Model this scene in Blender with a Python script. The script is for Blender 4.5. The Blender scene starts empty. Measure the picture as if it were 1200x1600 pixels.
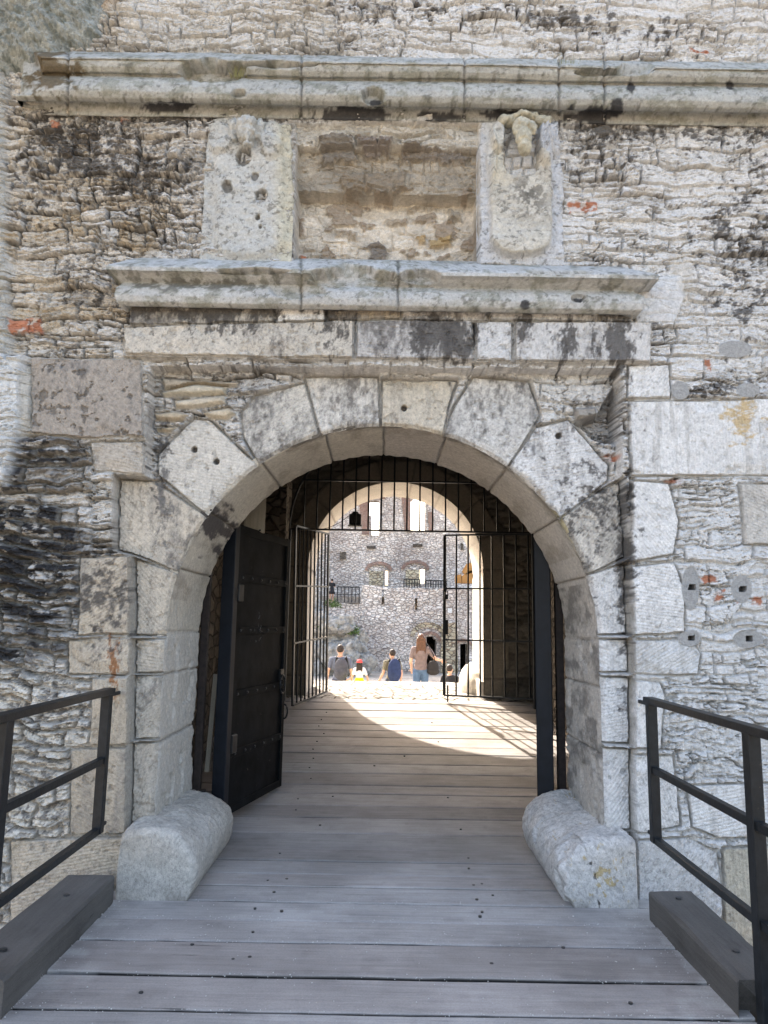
import bpy, bmesh, math, random
import numpy as np
from mathutils import Vector, Matrix

# ------------------------------------------------------------------ camera
scene = bpy.context.scene
COL = scene.collection
F = 1155.0                     # focal length in pixels of the 1200x1600 photograph
PITCH = math.atan(175 / F)
ROLL = math.radians(0.95)
CAM = np.array([0.0, 0.0, 1.6])
_f = np.array([0, math.cos(PITCH), math.sin(PITCH)])
_r0 = np.array([1.0, 0, 0]); _u0 = np.array([0, -math.sin(PITCH), math.cos(PITCH)])
_r = math.cos(ROLL) * _r0 + math.sin(ROLL) * _u0
_u = math.cos(ROLL) * _u0 - math.sin(ROLL) * _r0

cam_data = bpy.data.cameras.new('camera')
cam_data.sensor_width = 36; cam_data.sensor_fit = 'AUTO'
cam_data.lens = F / 1600 * 36
cam_data.clip_start = 0.05; cam_data.clip_end = 2000
cam = bpy.data.objects.new('camera', cam_data); COL.objects.link(cam)
cam.matrix_world = Matrix(((_r[0], _u[0], -_f[0], CAM[0]), (_r[1], _u[1], -_f[1], CAM[1]),
                           (_r[2], _u[2], -_f[2], CAM[2]), (0, 0, 0, 1)))
scene.camera = cam

# ------------------------------------------------------------------ light
SUN_EL = math.radians(41.5); SUN_AZ = math.radians(-21)      # azimuth from +Y towards +X
world = bpy.data.worlds.new('World'); scene.world = world; world.use_nodes = True
wn = world.node_tree; wn.nodes.clear()
sky = wn.nodes.new('ShaderNodeTexSky'); sky.sky_type = 'NISHITA'; sky.sun_disc = False
sky.sun_elevation = SUN_EL; sky.sun_rotation = SUN_AZ
sky.air_density = 1.0; sky.dust_density = 5.0; sky.ozone_density = 0.4
bg = wn.nodes.new('ShaderNodeBackground'); bg.inputs['Strength'].default_value = 0.15
wo = wn.nodes.new('ShaderNodeOutputWorld')
wn.links.new(sky.outputs[0], bg.inputs[0]); wn.links.new(bg.outputs[0], wo.inputs[0])
sd = bpy.data.lights.new('sun', 'SUN'); sd.energy = 2.8; sd.angle = math.radians(0.53); sd.color = (1, 0.97, 0.93)
sun = bpy.data.objects.new('sun', sd); COL.objects.link(sun)
sdir = Vector((math.sin(SUN_AZ) * math.cos(SUN_EL), math.cos(SUN_AZ) * math.cos(SUN_EL), math.sin(SUN_EL)))
sun.rotation_euler = sdir.to_track_quat('Z', 'Y').to_euler()
vs = scene.view_settings
vs.view_transform = 'Standard'; vs.look = 'None'; vs.gamma = 1; vs.exposure = 2.48; vs.use_curve_mapping = False
vs.use_white_balance = True; vs.white_balance_temperature = 7200; vs.white_balance_tint = 12
scene.cycles.max_bounces = 8; scene.cycles.diffuse_bounces = 5
scene.cycles.use_adaptive_sampling = True

# ------------------------------------------------------------------ maths
def ray(px, py):
    d = _f * F + (px - 600) * _r - (py - 800) * _u
    return d
def P(px, py, Y):
    d = ray(px, py); return CAM + d * (Y / d[1])
def PZ(px, py, z):
    d = ray(px, py); return CAM + d * ((z - CAM[2]) / d[2])
def proj(X, Y, Z):
    x, y, z = X - CAM[0], Y - CAM[1], Z - CAM[2]
    a = x * _f[0] + y * _f[1] + z * _f[2]
    b = x * _r[0] + y * _r[1] + z * _r[2]
    c = x * _u[0] + y * _u[1] + z * _u[2]
    return 600 + F * b / a, 800 - F * c / a

def hsh(ix, iy, seed=0):
    with np.errstate(over='ignore'):
        h = (ix.astype(np.uint32) * np.uint32(374761393)) ^ (iy.astype(np.uint32) * np.uint32(668265263)) ^ np.uint32((seed * 2246822519 + 3266489917) & 0xffffffff)
        h ^= h >> np.uint32(15); h *= np.uint32(2246822519); h ^= h >> np.uint32(13)
        h *= np.uint32(3266489917); h ^= h >> np.uint32(16)
    return h.astype(np.float64) / 4294967295.0
def vn(x, y, seed=0):
    xf = np.floor(x); yf = np.floor(y); ix = xf.astype(np.int64) + 100000; iy = yf.astype(np.int64) + 100000
    u = x - xf; v = y - yf; u = u * u * (3 - 2 * u); v = v * v * (3 - 2 * v)
    a = hsh(ix, iy, seed); b = hsh(ix + 1, iy, seed); c = hsh(ix, iy + 1, seed); d = hsh(ix + 1, iy + 1, seed)
    return (a * (1 - u) + b * u) * (1 - v) + (c * (1 - u) + d * u) * v
def fbm(x, y, o=4, seed=0, g=0.5):
    s = 0; a = 1; t = 0
    for i in range(o):
        s = s + a * vn(x, y, seed + i * 17); t += a; a *= g; x = x * 2.03 + 11.3; y = y * 2.03 + 5.7
    return s / t
def voro(x, y, seed=0, jit=0.85):
    xf = np.floor(x); yf = np.floor(y); ix = xf.astype(np.int64) + 100000; iy = yf.astype(np.int64) + 100000
    f1 = np.full(x.shape, 9.0); f2 = np.full(x.shape, 9.0); r = np.zeros(x.shape); r2 = np.zeros(x.shape)
    dx1 = np.zeros(x.shape); dy1 = np.zeros(x.shape)
    for i in (-1, 0, 1):
        for j in (-1, 0, 1):
            cx = xf + i + 0.5 + (hsh(ix + i, iy + j, seed) - 0.5) * jit
            cy = yf + j + 0.5 + (hsh(ix + i, iy + j, seed + 1) - 0.5) * jit
            d = np.maximum(np.abs(x - cx), 0) ** 2.4 + np.abs(y - cy) ** 2.4
            d = d ** (1 / 2.4)
            rr = hsh(ix + i, iy + j, seed + 2); rr2 = hsh(ix + i, iy + j, seed + 3)
            m = d < f1
            f2 = np.where(m, f1, np.minimum(f2, d))
            r = np.where(m, rr, r); r2 = np.where(m, rr2, r2)
            dx1 = np.where(m, x - cx, dx1); dy1 = np.where(m, y - cy, dy1)
            f1 = np.where(m, d, f1)
    return f1, f2, r, r2, dx1, dy1
def coursed(x, z, seed, hlo, hhi, wlo, whi):
    rg = np.random.RandomState(seed); hs = hlo + (hhi - hlo) * rg.rand(700) ** 1.3; bz = -4 + np.cumsum(hs); ww = wlo + (whi - wlo) * rg.rand(700); off = rg.rand(700) * 9
    row = np.clip(np.searchsorted(bz, z) , 1, 698); lo = bz[row - 1]; hi = bz[row]; w = ww[row]; p = x / w + off[row] + 60
    k0 = np.floor(p + .5); rw_ = row.astype(np.int64)
    B = lambda k: k + .75 * (hsh(k.astype(np.int64), rw_, seed) - .5)
    idx = np.where(p >= B(k0), k0, k0 - 1); bl = B(idx); br = B(idx + 1)
    ii = idx.astype(np.int64); r1 = hsh(ii, rw_, seed + 5); r2 = hsh(ii, rw_, seed + 6); r3 = hsh(ii, rw_, seed + 7)
    du = np.minimum(p - bl, br - p) * w; dv = np.minimum(z - lo, hi - z) + .004 - .010 * r3
    cr = .012; a = np.maximum(cr - du, 0); b = np.maximum(cr - dv, 0); e = cr - np.hypot(a, b); e = np.where((du > cr) & (dv > cr), np.minimum(du, dv), e)
    return e, r1, r2, (p - bl) / (br - bl) - .5, (z - (lo + hi) / 2)
def ss(a, b, x):
    t = np.clip((x - a) / (b - a), 0, 1); return t * t * (3 - 2 * t)
def mixc(c, col, m):
    return c * (1 - m[..., None]) + np.array(col) * m[..., None]
def sdpoly(px, py, poly):
    d = np.full(px.shape, 1e9); s = np.zeros(px.shape, bool)
    n = len(poly)
    for i in range(n):
        ax, ay = poly[i]; bx, by = poly[(i + 1) % n]
        ex, ey = bx - ax, by - ay
        t = np.clip(((px - ax) * ex + (py - ay) * ey) / (ex * ex + ey * ey + 1e-9), 0, 1)
        d = np.minimum(d, np.hypot(px - ax - ex * t, py - ay - ey * t))
        c = ((ay > py) != (by > py))
        with np.errstate(divide='ignore', invalid='ignore'):
            xi = (bx - ax) * (py - ay) / ((by - ay) if by != ay else 1e-9) + ax
        s ^= c & (px < xi)
    return np.where(s, -d, d)

# ------------------------------------------------------------------ objects
def props(o, label=None, cat=None, group=None, kind=None):
    if label: o['label'] = label
    if cat: o['category'] = cat
    if group: o['group'] = group
    if kind: o['kind'] = kind
    return o
def link(name, me, m=None, parent=None):
    o = bpy.data.objects.new(name, me); COL.objects.link(o)
    if m is not None: me.materials.append(m)
    if parent is not None: o.parent = parent
    return o
def empty(name, loc=(0, 0, 0), rz=0):
    o = bpy.data.objects.new(name, None); COL.objects.link(o); o.location = loc; o.rotation_euler = (0, 0, rz)
    o.empty_display_size = 0.2
    return o
def grid_mesh(name, Pt, col, m, parent=None, fmask=None, origin=None, flip=False, smooth=True):
    nu, nv = Pt.shape[:2]
    idx = np.arange(nu * nv).reshape(nu, nv)
    q = np.stack([idx[:-1, :-1], idx[1:, :-1], idx[1:, 1:], idx[:-1, 1:]], -1)
    q = q[fmask] if fmask is not None else q.reshape(-1, 4)
    q = q.reshape(-1, 4)
    if len(q) == 0: return None
    if flip: q = q[:, ::-1]
    used, inv = np.unique(q, return_inverse=True); inv = inv.reshape(-1)
    co = Pt.reshape(-1, 3)[used]
    org = np.array(origin if origin is not None else (0, 0, 0), float)
    me = bpy.data.meshes.new(name)
    me.vertices.add(len(co)); me.vertices.foreach_set('co', (co - org).astype(np.float32).ravel())
    me.loops.add(len(inv)); me.loops.foreach_set('vertex_index', inv.astype(np.int32))
    n = len(q); me.polygons.add(n)
    me.polygons.foreach_set('loop_start', np.arange(0, 4 * n, 4, dtype=np.int32))
    me.polygons.foreach_set('loop_total', np.full(n, 4, np.int32))
    me.polygons.foreach_set('use_smooth', np.full(n, smooth))
    if col is not None:
        ca = me.color_attributes.new('Col', 'FLOAT_COLOR', 'POINT')
        c = np.ones((len(co), 4), np.float32); c[:, :3] = np.clip(col.reshape(-1, 3)[used], 0.01, 0.95)
        ca.data.foreach_set('color', c.ravel())
    me.update(); me.validate()
    o = link(name, me, m, parent); o.location = org
    if parent is not None: o.location = Vector(org) - Vector(parent.location)
    return o
class MB:
    def __init__(s): s.v = []; s.f = []
    def box(s, c, d, R=None, taper=1.0):
        b = len(s.v); R = R or Matrix.Identity(3)
        for z in (-1, 1):
            k = 1 if z < 0 else taper
            for x, y in ((-1, -1), (1, -1), (1, 1), (-1, 1)):
                s.v.append(Vector(c) + R @ Vector((x * d[0] / 2 * k, y * d[1] / 2 * k, z * d[2] / 2)))
        s.f += [tuple(b + i for i in q) for q in ((3, 2, 1, 0), (4, 5, 6, 7), (0, 1, 5, 4), (1, 2, 6, 5), (2, 3, 7, 6), (3, 0, 4, 7))]
        return s
    def bar(s, a, b, w, h=None):           # square bar between two points
        a = Vector(a); b = Vector(b); d = b - a; L = d.length; h = h or w
        z = d.normalized(); up = Vector((0, 0, 1)) if abs(z.z) < 0.95 else Vector((0, 1, 0))
        x = up.cross(z).normalized(); y = z.cross(x)
        R = Matrix((x, y, z)).transposed()
        return s.box((a + b) / 2, (w, h, L), R)
    def tube(s, pts, r, n=8, closed=False):
        pts = [Vector(p) for p in pts]; rs = r if isinstance(r, (list, tuple)) else [r] * len(pts)
        base = len(s.v); m = len(pts)
        for i, p in enumerate(pts):
            if closed: d = pts[(i + 1) % m] - pts[i - 1]
            else: d = pts[min(i + 1, m - 1)] - pts[max(i - 1, 0)]
            d.normalize(); up = Vector((0, 0, 1)) if abs(d.z) < 0.9 else Vector((0, 1, 0))
            x = up.cross(d).normalized(); y = d.cross(x)
            for k in range(n):
                a = 2 * math.pi * k / n; s.v.append(p + (x * math.cos(a) + y * math.sin(a)) * rs[i])
        for i in range(m if closed else m - 1):
            j = (i + 1) % m
            for k in range(n):
                l = (k + 1) % n
                s.f.append((base + i * n + k, base + i * n + l, base + j * n + l, base + j * n + k))
        if not closed:
            s.f.append(tuple(base + k for k in reversed(range(n)))); s.f.append(tuple(base + (m - 1) * n + k for k in range(n)))
        return s
    def capsule(s, a, b, ra, rb, n=12):
        a = Vector(a); b = Vector(b); d = (b - a); L = d.length or 1e-4; d = d / L
        pts = []; rs = []
        for k in range(5):
            t = math.pi / 2 * (1 - k / 4.0); pts.append(a - d * ra * math.sin(t) * 0.999); rs.append(max(ra * math.cos(t), 0.0008))
        for k in range(5):
            t = math.pi / 2 * (k / 4.0); pts.append(b + d * rb * math.sin(t) * 0.999); rs.append(max(rb * math.cos(t), 0.0008))
        return s.tube_fixed(pts, rs, d, n)
    def tube_fixed(s, pts, rs, d, n):
        up = Vector((0, 0, 1)) if abs(d.z) < 0.9 else Vector((0, 1, 0)); x = up.cross(d).normalized(); y = d.cross(x); base = len(s.v); m = len(pts)
        for p, r in zip(pts, rs):
            for k in range(n):
                a = 2 * math.pi * k / n; s.v.append(p + (x * math.cos(a) + y * math.sin(a)) * r)
        for i in range(m - 1):
            for k in range(n):
                l = (k + 1) % n; s.f.append((base + i * n + k, base + i * n + l, base + (i + 1) * n + l, base + (i + 1) * n + k))
        s.f.append(tuple(base + k for k in reversed(range(n)))); s.f.append(tuple(base + (m - 1) * n + k for k in range(n)))
        return s
    def ell(s, c, r, nu=16, nv=10, R=None):
        base = len(s.v); c = Vector(c); R = R or Matrix.Identity(3)
        for i in range(1, nv):
            t = math.pi * i / nv
            for k in range(nu):
                a = 2 * math.pi * k / nu
                s.v.append(c + R @ Vector((r[0] * math.sin(t) * math.cos(a), r[1] * math.sin(t) * math.sin(a), r[2] * math.cos(t))))
        for i in range(nv - 2):
            for k in range(nu):
                l = (k + 1) % nu; s.f.append((base + i * nu + k, base + (i + 1) * nu + k, base + (i + 1) * nu + l, base + i * nu + l))
        s.f.append(tuple(base + k for k in range(nu))); s.f.append(tuple(base + (nv - 2) * nu + k for k in reversed(range(nu))))
        return s
    def prism(s, poly, d):                 # poly: 3D points, extruded by vector d
        b = len(s.v); n = len(poly); d = Vector(d)
        s.v += [Vector(p) for p in poly] + [Vector(p) + d for p in poly]
        s.f.append(tuple(range(b, b + n))); s.f.append(tuple(reversed(range(b + n, b + 2 * n))))
        for i in range(n):
            j = (i + 1) % n; s.f.append((b + j, b + i, b + n + i, b + n + j))
        return s
    def mesh(s, name):
        me = bpy.data.meshes.new(name); me.from_pydata([tuple(v) for v in s.v], [], s.f); me.update(); return me
    def build(s, name, m, parent=None, smooth=False, bevel=0):
        me = s.mesh(name)
        bm = bmesh.new(); bm.from_mesh(me)
        bmesh.ops.recalc_face_normals(bm, faces=bm.faces)
        if bevel:
            es = [e for e in bm.edges if len(e.link_faces) == 2 and e.calc_face_angle(0) > 0.5]
            bmesh.ops.bevel(bm, geom=es, offset=bevel, segments=1, affect='EDGES', clamp_overlap=True)
        bm.to_mesh(me); bm.free()
        if smooth: me.polygons.foreach_set('use_smooth', [True] * len(me.polygons))
        return link(name, me, m, parent)
    def fuse(s, name, m, parent=None, voxel=0.01, it=2):
        me = s.mesh(name + '_raw'); tmp = bpy.data.objects.new('tmp', me); COL.objects.link(tmp)
        md = tmp.modifiers.new('r', 'REMESH'); md.mode = 'VOXEL'; md.voxel_size = voxel
        if it:
            sm = tmp.modifiers.new('s', 'SMOOTH'); sm.iterations = it; sm.factor = 0.5
        bpy.context.view_layer.update(); dg = bpy.context.evaluated_depsgraph_get()
        me2 = bpy.data.meshes.new_from_object(tmp.evaluated_get(dg)); me2.name = name
        bpy.data.objects.remove(tmp); bpy.data.meshes.remove(me)
        me2.polygons.foreach_set('use_smooth', [True] * len(me2.polygons)); me2.materials.clear()
        return link(name, me2, m, parent)

# ------------------------------------------------------------------ materials
def newmat(name):
    m = bpy.data.materials.new(name); m.use_nodes = True; n = m.node_tree.nodes; l = m.node_tree.links
    b = n['Principled BSDF']; b.inputs['Specular IOR Level'].default_value = 0.25
    return m, n, l, b
def noise(n, l, vec, scale, detail=5, rough=0.6):
    t = n.new('ShaderNodeTexNoise'); t.inputs['Scale'].default_value = scale; t.inputs['Detail'].default_value = detail
    t.inputs['Roughness'].default_value = rough
    if vec is not None: l.new(vec, t.inputs['Vector'])
    return t
def ramp(n, l, src, stops):
    r = n.new('ShaderNodeValToRGB'); e = r.color_ramp.elements
    while len(e) < len(stops): e.new(0.5)
    for el, (p, c) in zip(e, stops):
        el.position = p; el.color = (*c, 1) if len(c) == 3 else c
    l.new(src, r.inputs[0]); return r
def mixn(n, l, a, b, f, mode='MIX'):
    x = n.new('ShaderNodeMix'); x.data_type = 'RGBA'; x.blend_type = mode
    for s, v in ((6, a), (7, b), (0, f)):
        if hasattr(v, 'is_linked') or isinstance(v, bpy.types.NodeSocket): l.new(v, x.inputs[s])
        else: x.inputs[s].default_value = v if s == 0 else (*v, 1)
    return x.outputs[2]
def mat_attr_stone(name, bump=0.004, lo=0.72, hi=1.22, tint=None, pit=True):
    m, n, l, b = newmat(name)
    at = n.new('ShaderNodeAttribute'); at.attribute_name = 'Col'
    geo = n.new('ShaderNodeNewGeometry')
    n1 = noise(n, l, geo.outputs['Position'], 45, 8, 0.72)
    r1 = ramp(n, l, n1.outputs['Fac'], [(0.3, (lo,) * 3), (0.7, (hi,) * 3)])
    c = mixn(n, l, at.outputs['Color'], r1.outputs['Color'], 1.0, 'MULTIPLY')
    n2 = noise(n, l, geo.outputs['Position'], 210, 4, 0.7)
    r2 = ramp(n, l, n2.outputs['Fac'], [(0.33, (0.42,) * 3), (0.44, (1,) * 3), (1, (1.10,) * 3)])
    c = mixn(n, l, c, r2.outputs['Color'], 0.85, 'MULTIPLY')
    l.new(c, b.inputs['Base Color']); b.inputs['Roughness'].default_value = 0.93
    n3 = noise(n, l, geo.outputs['Position'], 70, 10, 0.75)
    bp = n.new('ShaderNodeBump'); bp.inputs['Distance'].default_value = bump * 3; bp.inputs['Strength'].default_value = 0.9
    l.new(n3.outputs['Fac'], bp.inputs['Height'])
    if pit:
        v = n.new('ShaderNodeTexVoronoi'); v.inputs['Scale'].default_value = 85; l.new(geo.outputs['Position'], v.inputs['Vector'])
        rv = ramp(n, l, v.outputs['Distance'], [(0.05, (0,) * 3), (0.3, (1,) * 3)])
        bp2 = n.new('ShaderNodeBump'); bp2.inputs['Distance'].default_value = bump * 0.8; bp2.inputs['Strength'].default_value = 0.6
        l.new(rv.outputs['Color'], bp2.inputs['Height']); l.new(bp.outputs[0], bp2.inputs['Normal']); l.new(bp2.outputs[0], b.inputs['Normal'])
    else: l.new(bp.outputs[0], b.inputs['Normal'])
    return m
def mat_rubble(name, scale, cols, mortar, bump=0.06, squash=1.9, edge=0.09):
    m, n, l, b = newmat(name)
    geo = n.new('ShaderNodeNewGeometry'); mp = n.new('ShaderNodeMapping'); mp.inputs['Scale'].default_value = (1, 1, squash)
    nz = noise(n, l, geo.outputs['Position'], scale * 1.3, 3)
    va = n.new('ShaderNodeVectorMath'); va.operation = 'SCALE'; va.inputs['Scale'].default_value = 0.35 / scale
    l.new(nz.outputs['Color'], va.inputs[0])
    ad = n.new('ShaderNodeVectorMath'); l.new(geo.outputs['Position'], ad.inputs[0]); l.new(va.outputs[0], ad.inputs[1])
    l.new(ad.outputs[0], mp.inputs['Vector'])
    v1 = n.new('ShaderNodeTexVoronoi'); v1.inputs['Scale'].default_value = scale; l.new(mp.outputs[0], v1.inputs['Vector'])
    v2 = n.new('ShaderNodeTexVoronoi'); v2.feature = 'DISTANCE_TO_EDGE'; v2.inputs['Scale'].default_value = scale; l.new(mp.outputs[0], v2.inputs['Vector'])
    sp = n.new('ShaderNodeSeparateColor'); l.new(v1.outputs['Color'], sp.inputs[0])
    rc = ramp(n, l, sp.outputs[0], [(i / (len(cols) - 1), c) for i, c in enumerate(cols)])
    re = ramp(n, l, v2.outputs['Distance'], [(edge * 0.25, (0,) * 3), (edge, (1,) * 3)])
    c = mixn(n, l, mortar, rc.outputs['Color'], re.outputs['Color'])
    n1 = noise(n, l, geo.outputs['Position'], scale * 4, 8, 0.75)
    r1 = ramp(n, l, n1.outputs['Fac'], [(0.3, (0.6,) * 3), (0.7, (1.3,) * 3)])
    c = mixn(n, l, c, r1.outputs['Color'], 1.0, 'MULTIPLY')
    n4 = noise(n, l, geo.outputs['Position'], scale * 0.12, 4)
    r4 = ramp(n, l, n4.outputs['Fac'], [(0.35, (0.75, 0.72, 0.7)), (0.65, (1.15, 1.12, 1.08))])
    c = mixn(n, l, c, r4.outputs['Color'], 1.0, 'MULTIPLY')
    l.new(c, b.inputs['Base Color']); b.inputs['Roughness'].default_value = 0.95
    ml = n.new('ShaderNodeMath'); ml.operation = 'MULTIPLY_ADD'; l.new(n1.outputs['Fac'], ml.inputs[0]); ml.inputs[1].default_value = 0.7
    l.new(re.outputs['Color'], ml.inputs[2])
    bp = n.new('ShaderNodeBump'); bp.inputs['Distance'].default_value = bump; bp.inputs['Strength'].default_value = 1
    l.new(ml.outputs[0], bp.inputs['Height']); l.new(bp.outputs[0], b.inputs['Normal'])
    return m
def mat_plain(name, col, rough=0.6, metal=0, var=0.3, scale=20, bump=0.002, spec=0.3):
    m, n, l, b = newmat(name); tc = n.new('ShaderNodeTexCoord')
    n1 = noise(n, l, tc.outputs['Object'], scale, 6, 0.65)
    r = ramp(n, l, n1.outputs['Fac'], [(0.3, tuple(x * (1 - var) for x in col)), (0.7, tuple(min(x * (1 + var), 1) for x in col))])
    l.new(r.outputs['Color'], b.inputs['Base Color']); b.inputs['Roughness'].default_value = rough; b.inputs['Metallic'].default_value = metal
    b.inputs['Specular IOR Level'].default_value = spec
    if bump:
        bp = n.new('ShaderNodeBump'); bp.inputs['Distance'].default_value = bump; l.new(n1.outputs['Fac'], bp.inputs['Height']); l.new(bp.outputs[0], b.inputs['Normal'])
    return m
def mat_wood(name, base, axis=0, attr=True, stretch=22, bump=0.003, worn=0.35):
    m, n, l, b = newmat(name); tc = n.new('ShaderNodeTexCoord'); mp = n.new('ShaderNodeMapping')
    sc = [stretch] * 3; sc[axis] = 1.1; mp.inputs['Scale'].default_value = sc
    l.new(tc.outputs['Object'], mp.inputs['Vector'])
    n0 = noise(n, l, tc.outputs['Object'], 1.7, 4)
    n1 = noise(n, l, mp.outputs[0], 2.2, 8, 0.7); n1.inputs['Distortion'].default_value = 0.6
    r1 = ramp(n, l, n1.outputs['Fac'], [(0.3, (0.80,) * 3), (0.5, (0.98,) * 3), (0.72, (1.12,) * 3)])
    if attr:
        at = n.new('ShaderNodeAttribute'); at.attribute_name = 'Col'; src = at.outputs['Color']
    else: src = base
    c = mixn(n, l, src, r1.outputs['Color'], 1.0, 'MULTIPLY')
    r0 = ramp(n, l, n0.outputs['Fac'], [(0.35, (0.82, 0.81, 0.8)), (0.65, (1.14, 1.13, 1.12))])
    c = mixn(n, l, c, r0.outputs['Color'], 1.0, 'MULTIPLY')
    n2 = noise(n, l, tc.outputs['Object'], 140, 3, 0.7)
    r2 = ramp(n, l, n2.outputs['Fac'], [(0.3, (0.82,) * 3), (0.6, (1.05,) * 3)])
    c = mixn(n, l, c, r2.outputs['Color'], 0.8, 'MULTIPLY')
    mp2 = n.new('ShaderNodeMapping'); s2 = [60] * 3; s2[axis] = 1.6; mp2.inputs['Scale'].default_value = s2; l.new(tc.outputs['Object'], mp2.inputs['Vector'])
    n5 = noise(n, l, mp2.outputs[0], 1.0, 5, 0.6); r5 = ramp(n, l, n5.outputs['Fac'], [(0.27, (0.3,) * 3), (0.325, (1,) * 3)])
    c = mixn(n, l, c, r5.outputs['Color'], 0.85, 'MULTIPLY')
    l.new(c, b.inputs['Base Color']); b.inputs['Roughness'].default_value = 0.85; b.inputs['Specular IOR Level'].default_value = 0.15
    bp = n.new('ShaderNodeBump'); bp.inputs['Distance'].default_value = bump; bp.inputs['Strength'].default_value = 0.9
    l.new(n1.outputs['Fac'], bp.inputs['Height'])
    bq = n.new('ShaderNodeBump'); bq.inputs['Distance'].default_value = 0.004; l.new(r5.outputs['Color'], bq.inputs['Height']); l.new(bp.outputs[0], bq.inputs['Normal']); l.new(bq.outputs[0], b.inputs['Normal'])
    return m

M_STONE = mat_attr_stone('weathered_limestone')
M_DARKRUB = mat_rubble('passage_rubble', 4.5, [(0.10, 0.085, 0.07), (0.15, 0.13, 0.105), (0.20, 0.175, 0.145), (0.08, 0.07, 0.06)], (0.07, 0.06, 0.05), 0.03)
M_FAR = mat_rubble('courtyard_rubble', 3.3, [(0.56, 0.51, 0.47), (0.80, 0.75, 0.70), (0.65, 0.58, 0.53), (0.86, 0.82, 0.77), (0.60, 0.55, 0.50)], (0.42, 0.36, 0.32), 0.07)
M_FARW = mat_rubble('yellow_rubble', 2.6, [(0.5, 0.42, 0.28), (0.62, 0.56, 0.42), (0.45, 0.36, 0.25)], (0.24, 0.19, 0.14), 0.08)
M_BRICK = mat_rubble('old_brick', 5, [(0.36, 0.21, 0.16), (0.42, 0.28, 0.22), (0.33, 0.2, 0.16)], (0.38, 0.33, 0.3), 0.04, 2.6)
M_BLACK = mat_plain('black_painted_iron', (0.010, 0.012, 0.014), 0.45, 0.0, 0.5, 30, 0.0015, 0.3)
def wear(m, sc, thr, col):
    n = m.node_tree.nodes; l = m.node_tree.links; b = n['Principled BSDF']; src = b.inputs['Base Color'].links[0].from_socket; tc = n.new('ShaderNodeTexCoord')
    t = noise(n, l, tc.outputs['Object'], sc, 7, .7); rr = ramp(n, l, t.outputs['Fac'], [(thr, (0,) * 3), (thr + .03, (1,) * 3)]); l.new(mixn(n, l, src, col, rr.outputs['Color']), b.inputs['Base Color'])
wear(M_BLACK, 26, .66, (.06, .045, .035))
M_DOOR = mat_plain('dark_sheet_iron', (0.006, 0.007, 0.008), 0.7, 0.0, 0.8, 5, 0.004, 0.1)
wear(M_DOOR, 14, .66, (.05, .045, .04))
M_NAVY = mat_plain('blue_black_paint', (0.008, 0.0105, 0.015), 0.5, 0.0, 0.3, 12, 0.001, 0.25)
M_RUSTP = mat_plain('brown_painted_iron', (0.022, 0.016, 0.014), 0.6, 0.0, 0.5, 30, 0.002)
M_GREYI = mat_plain('worn_grey_iron', (0.045, 0.045, 0.045), 0.5, 0.2, 0.5, 30, 0.001)
M_DECK = mat_wood('grey_deck_boards', (0.2,) * 3, 0)
M_BEAM = mat_wood('dark_timber_beam', (0.115, 0.108, 0.10), 1, False, 14, 0.008)
M_OLDW = mat_wood('pale_old_wood', (0.28, 0.25, 0.2), 2, False, 16)
M_BROWNW = mat_wood('orange_brown_wood', (0.42, 0.22, 0.08), 0, False, 6)

# ------------------------------------------------------------------ gatehouse facade
YF = 4.45
gate = empty('castle_gatehouse', (0, YF, 0))
props(gate, 'tall weathered limestone gatehouse wall with carved cornices around the round entrance arch', 'gatehouse')
AC = P(597, 994, 4.55); AR = 1.315; AZ = AC[2]; AX = AC[0]     # arch centre and radius
step = 0.0062
xs = np.concatenate([np.arange(-6.5, -3.9, 0.06), np.arange(-3.9, -2.6, 0.013), np.arange(-2.6, AX - AR - 0.003, step), np.arange(AX - AR, AX + AR - 0.003, step), np.arange(AX + AR, 2.62, step), np.arange(2.62, 3.9, 0.013), np.arange(3.9, 6.5, 0.06)])
zs = np.concatenate([np.arange(-2.2, -0.62, 0.06), np.arange(-0.62, 5.95, step), np.arange(5.95, 10.4, 0.08)])
X, Z = np.meshgrid(xs, zs, indexing='ij')
px, py = proj(X, YF, Z)
w1 = fbm(X * 2.3, Z * 2.3, 3, 5) - .5; w2 = fbm(X * 2.6, Z * 2.6, 3, 9) - .5
w3 = fbm(X * 9, Z * 9, 3, 15) - .5; w4 = fbm(X * 9, Z * 9, 3, 19) - .5
wx = X + .12 * w1 + .02 * w3; wz = Z + .13 * w2 + .022 * w4
left = ss(420, 120, px)                               # warmer, more open masonry on the left
lowleft = ss(230, 60, px) * ss(640, 720, py)
en = .007 * fbm(X * 34, Z * 34, 4, 25, .6) - .003
e1_, ra1, rb1, lx1, lz1 = coursed(wx, wz, 3, .030, .085, .07, .26)
e2_, ra2, rb2, lx2, lz2 = coursed(wx + .03 * w4, wz + .02 * w3, 11, .06, .15, .16, .42)
bsel = vn(wx * 1.7, wz * 3.1, 77) > .50
em = np.where(bsel, e2_, e1_) - en; rid = np.where(bsel, ra2, ra1); rid2 = np.where(bsel, rb2, rb1); dzs = np.where(bsel, lz2, lz1); dxs = np.where(bsel, lx2, lx1) * .15
e = np.clip(em / .012 * .26, 0, 1)
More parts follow.
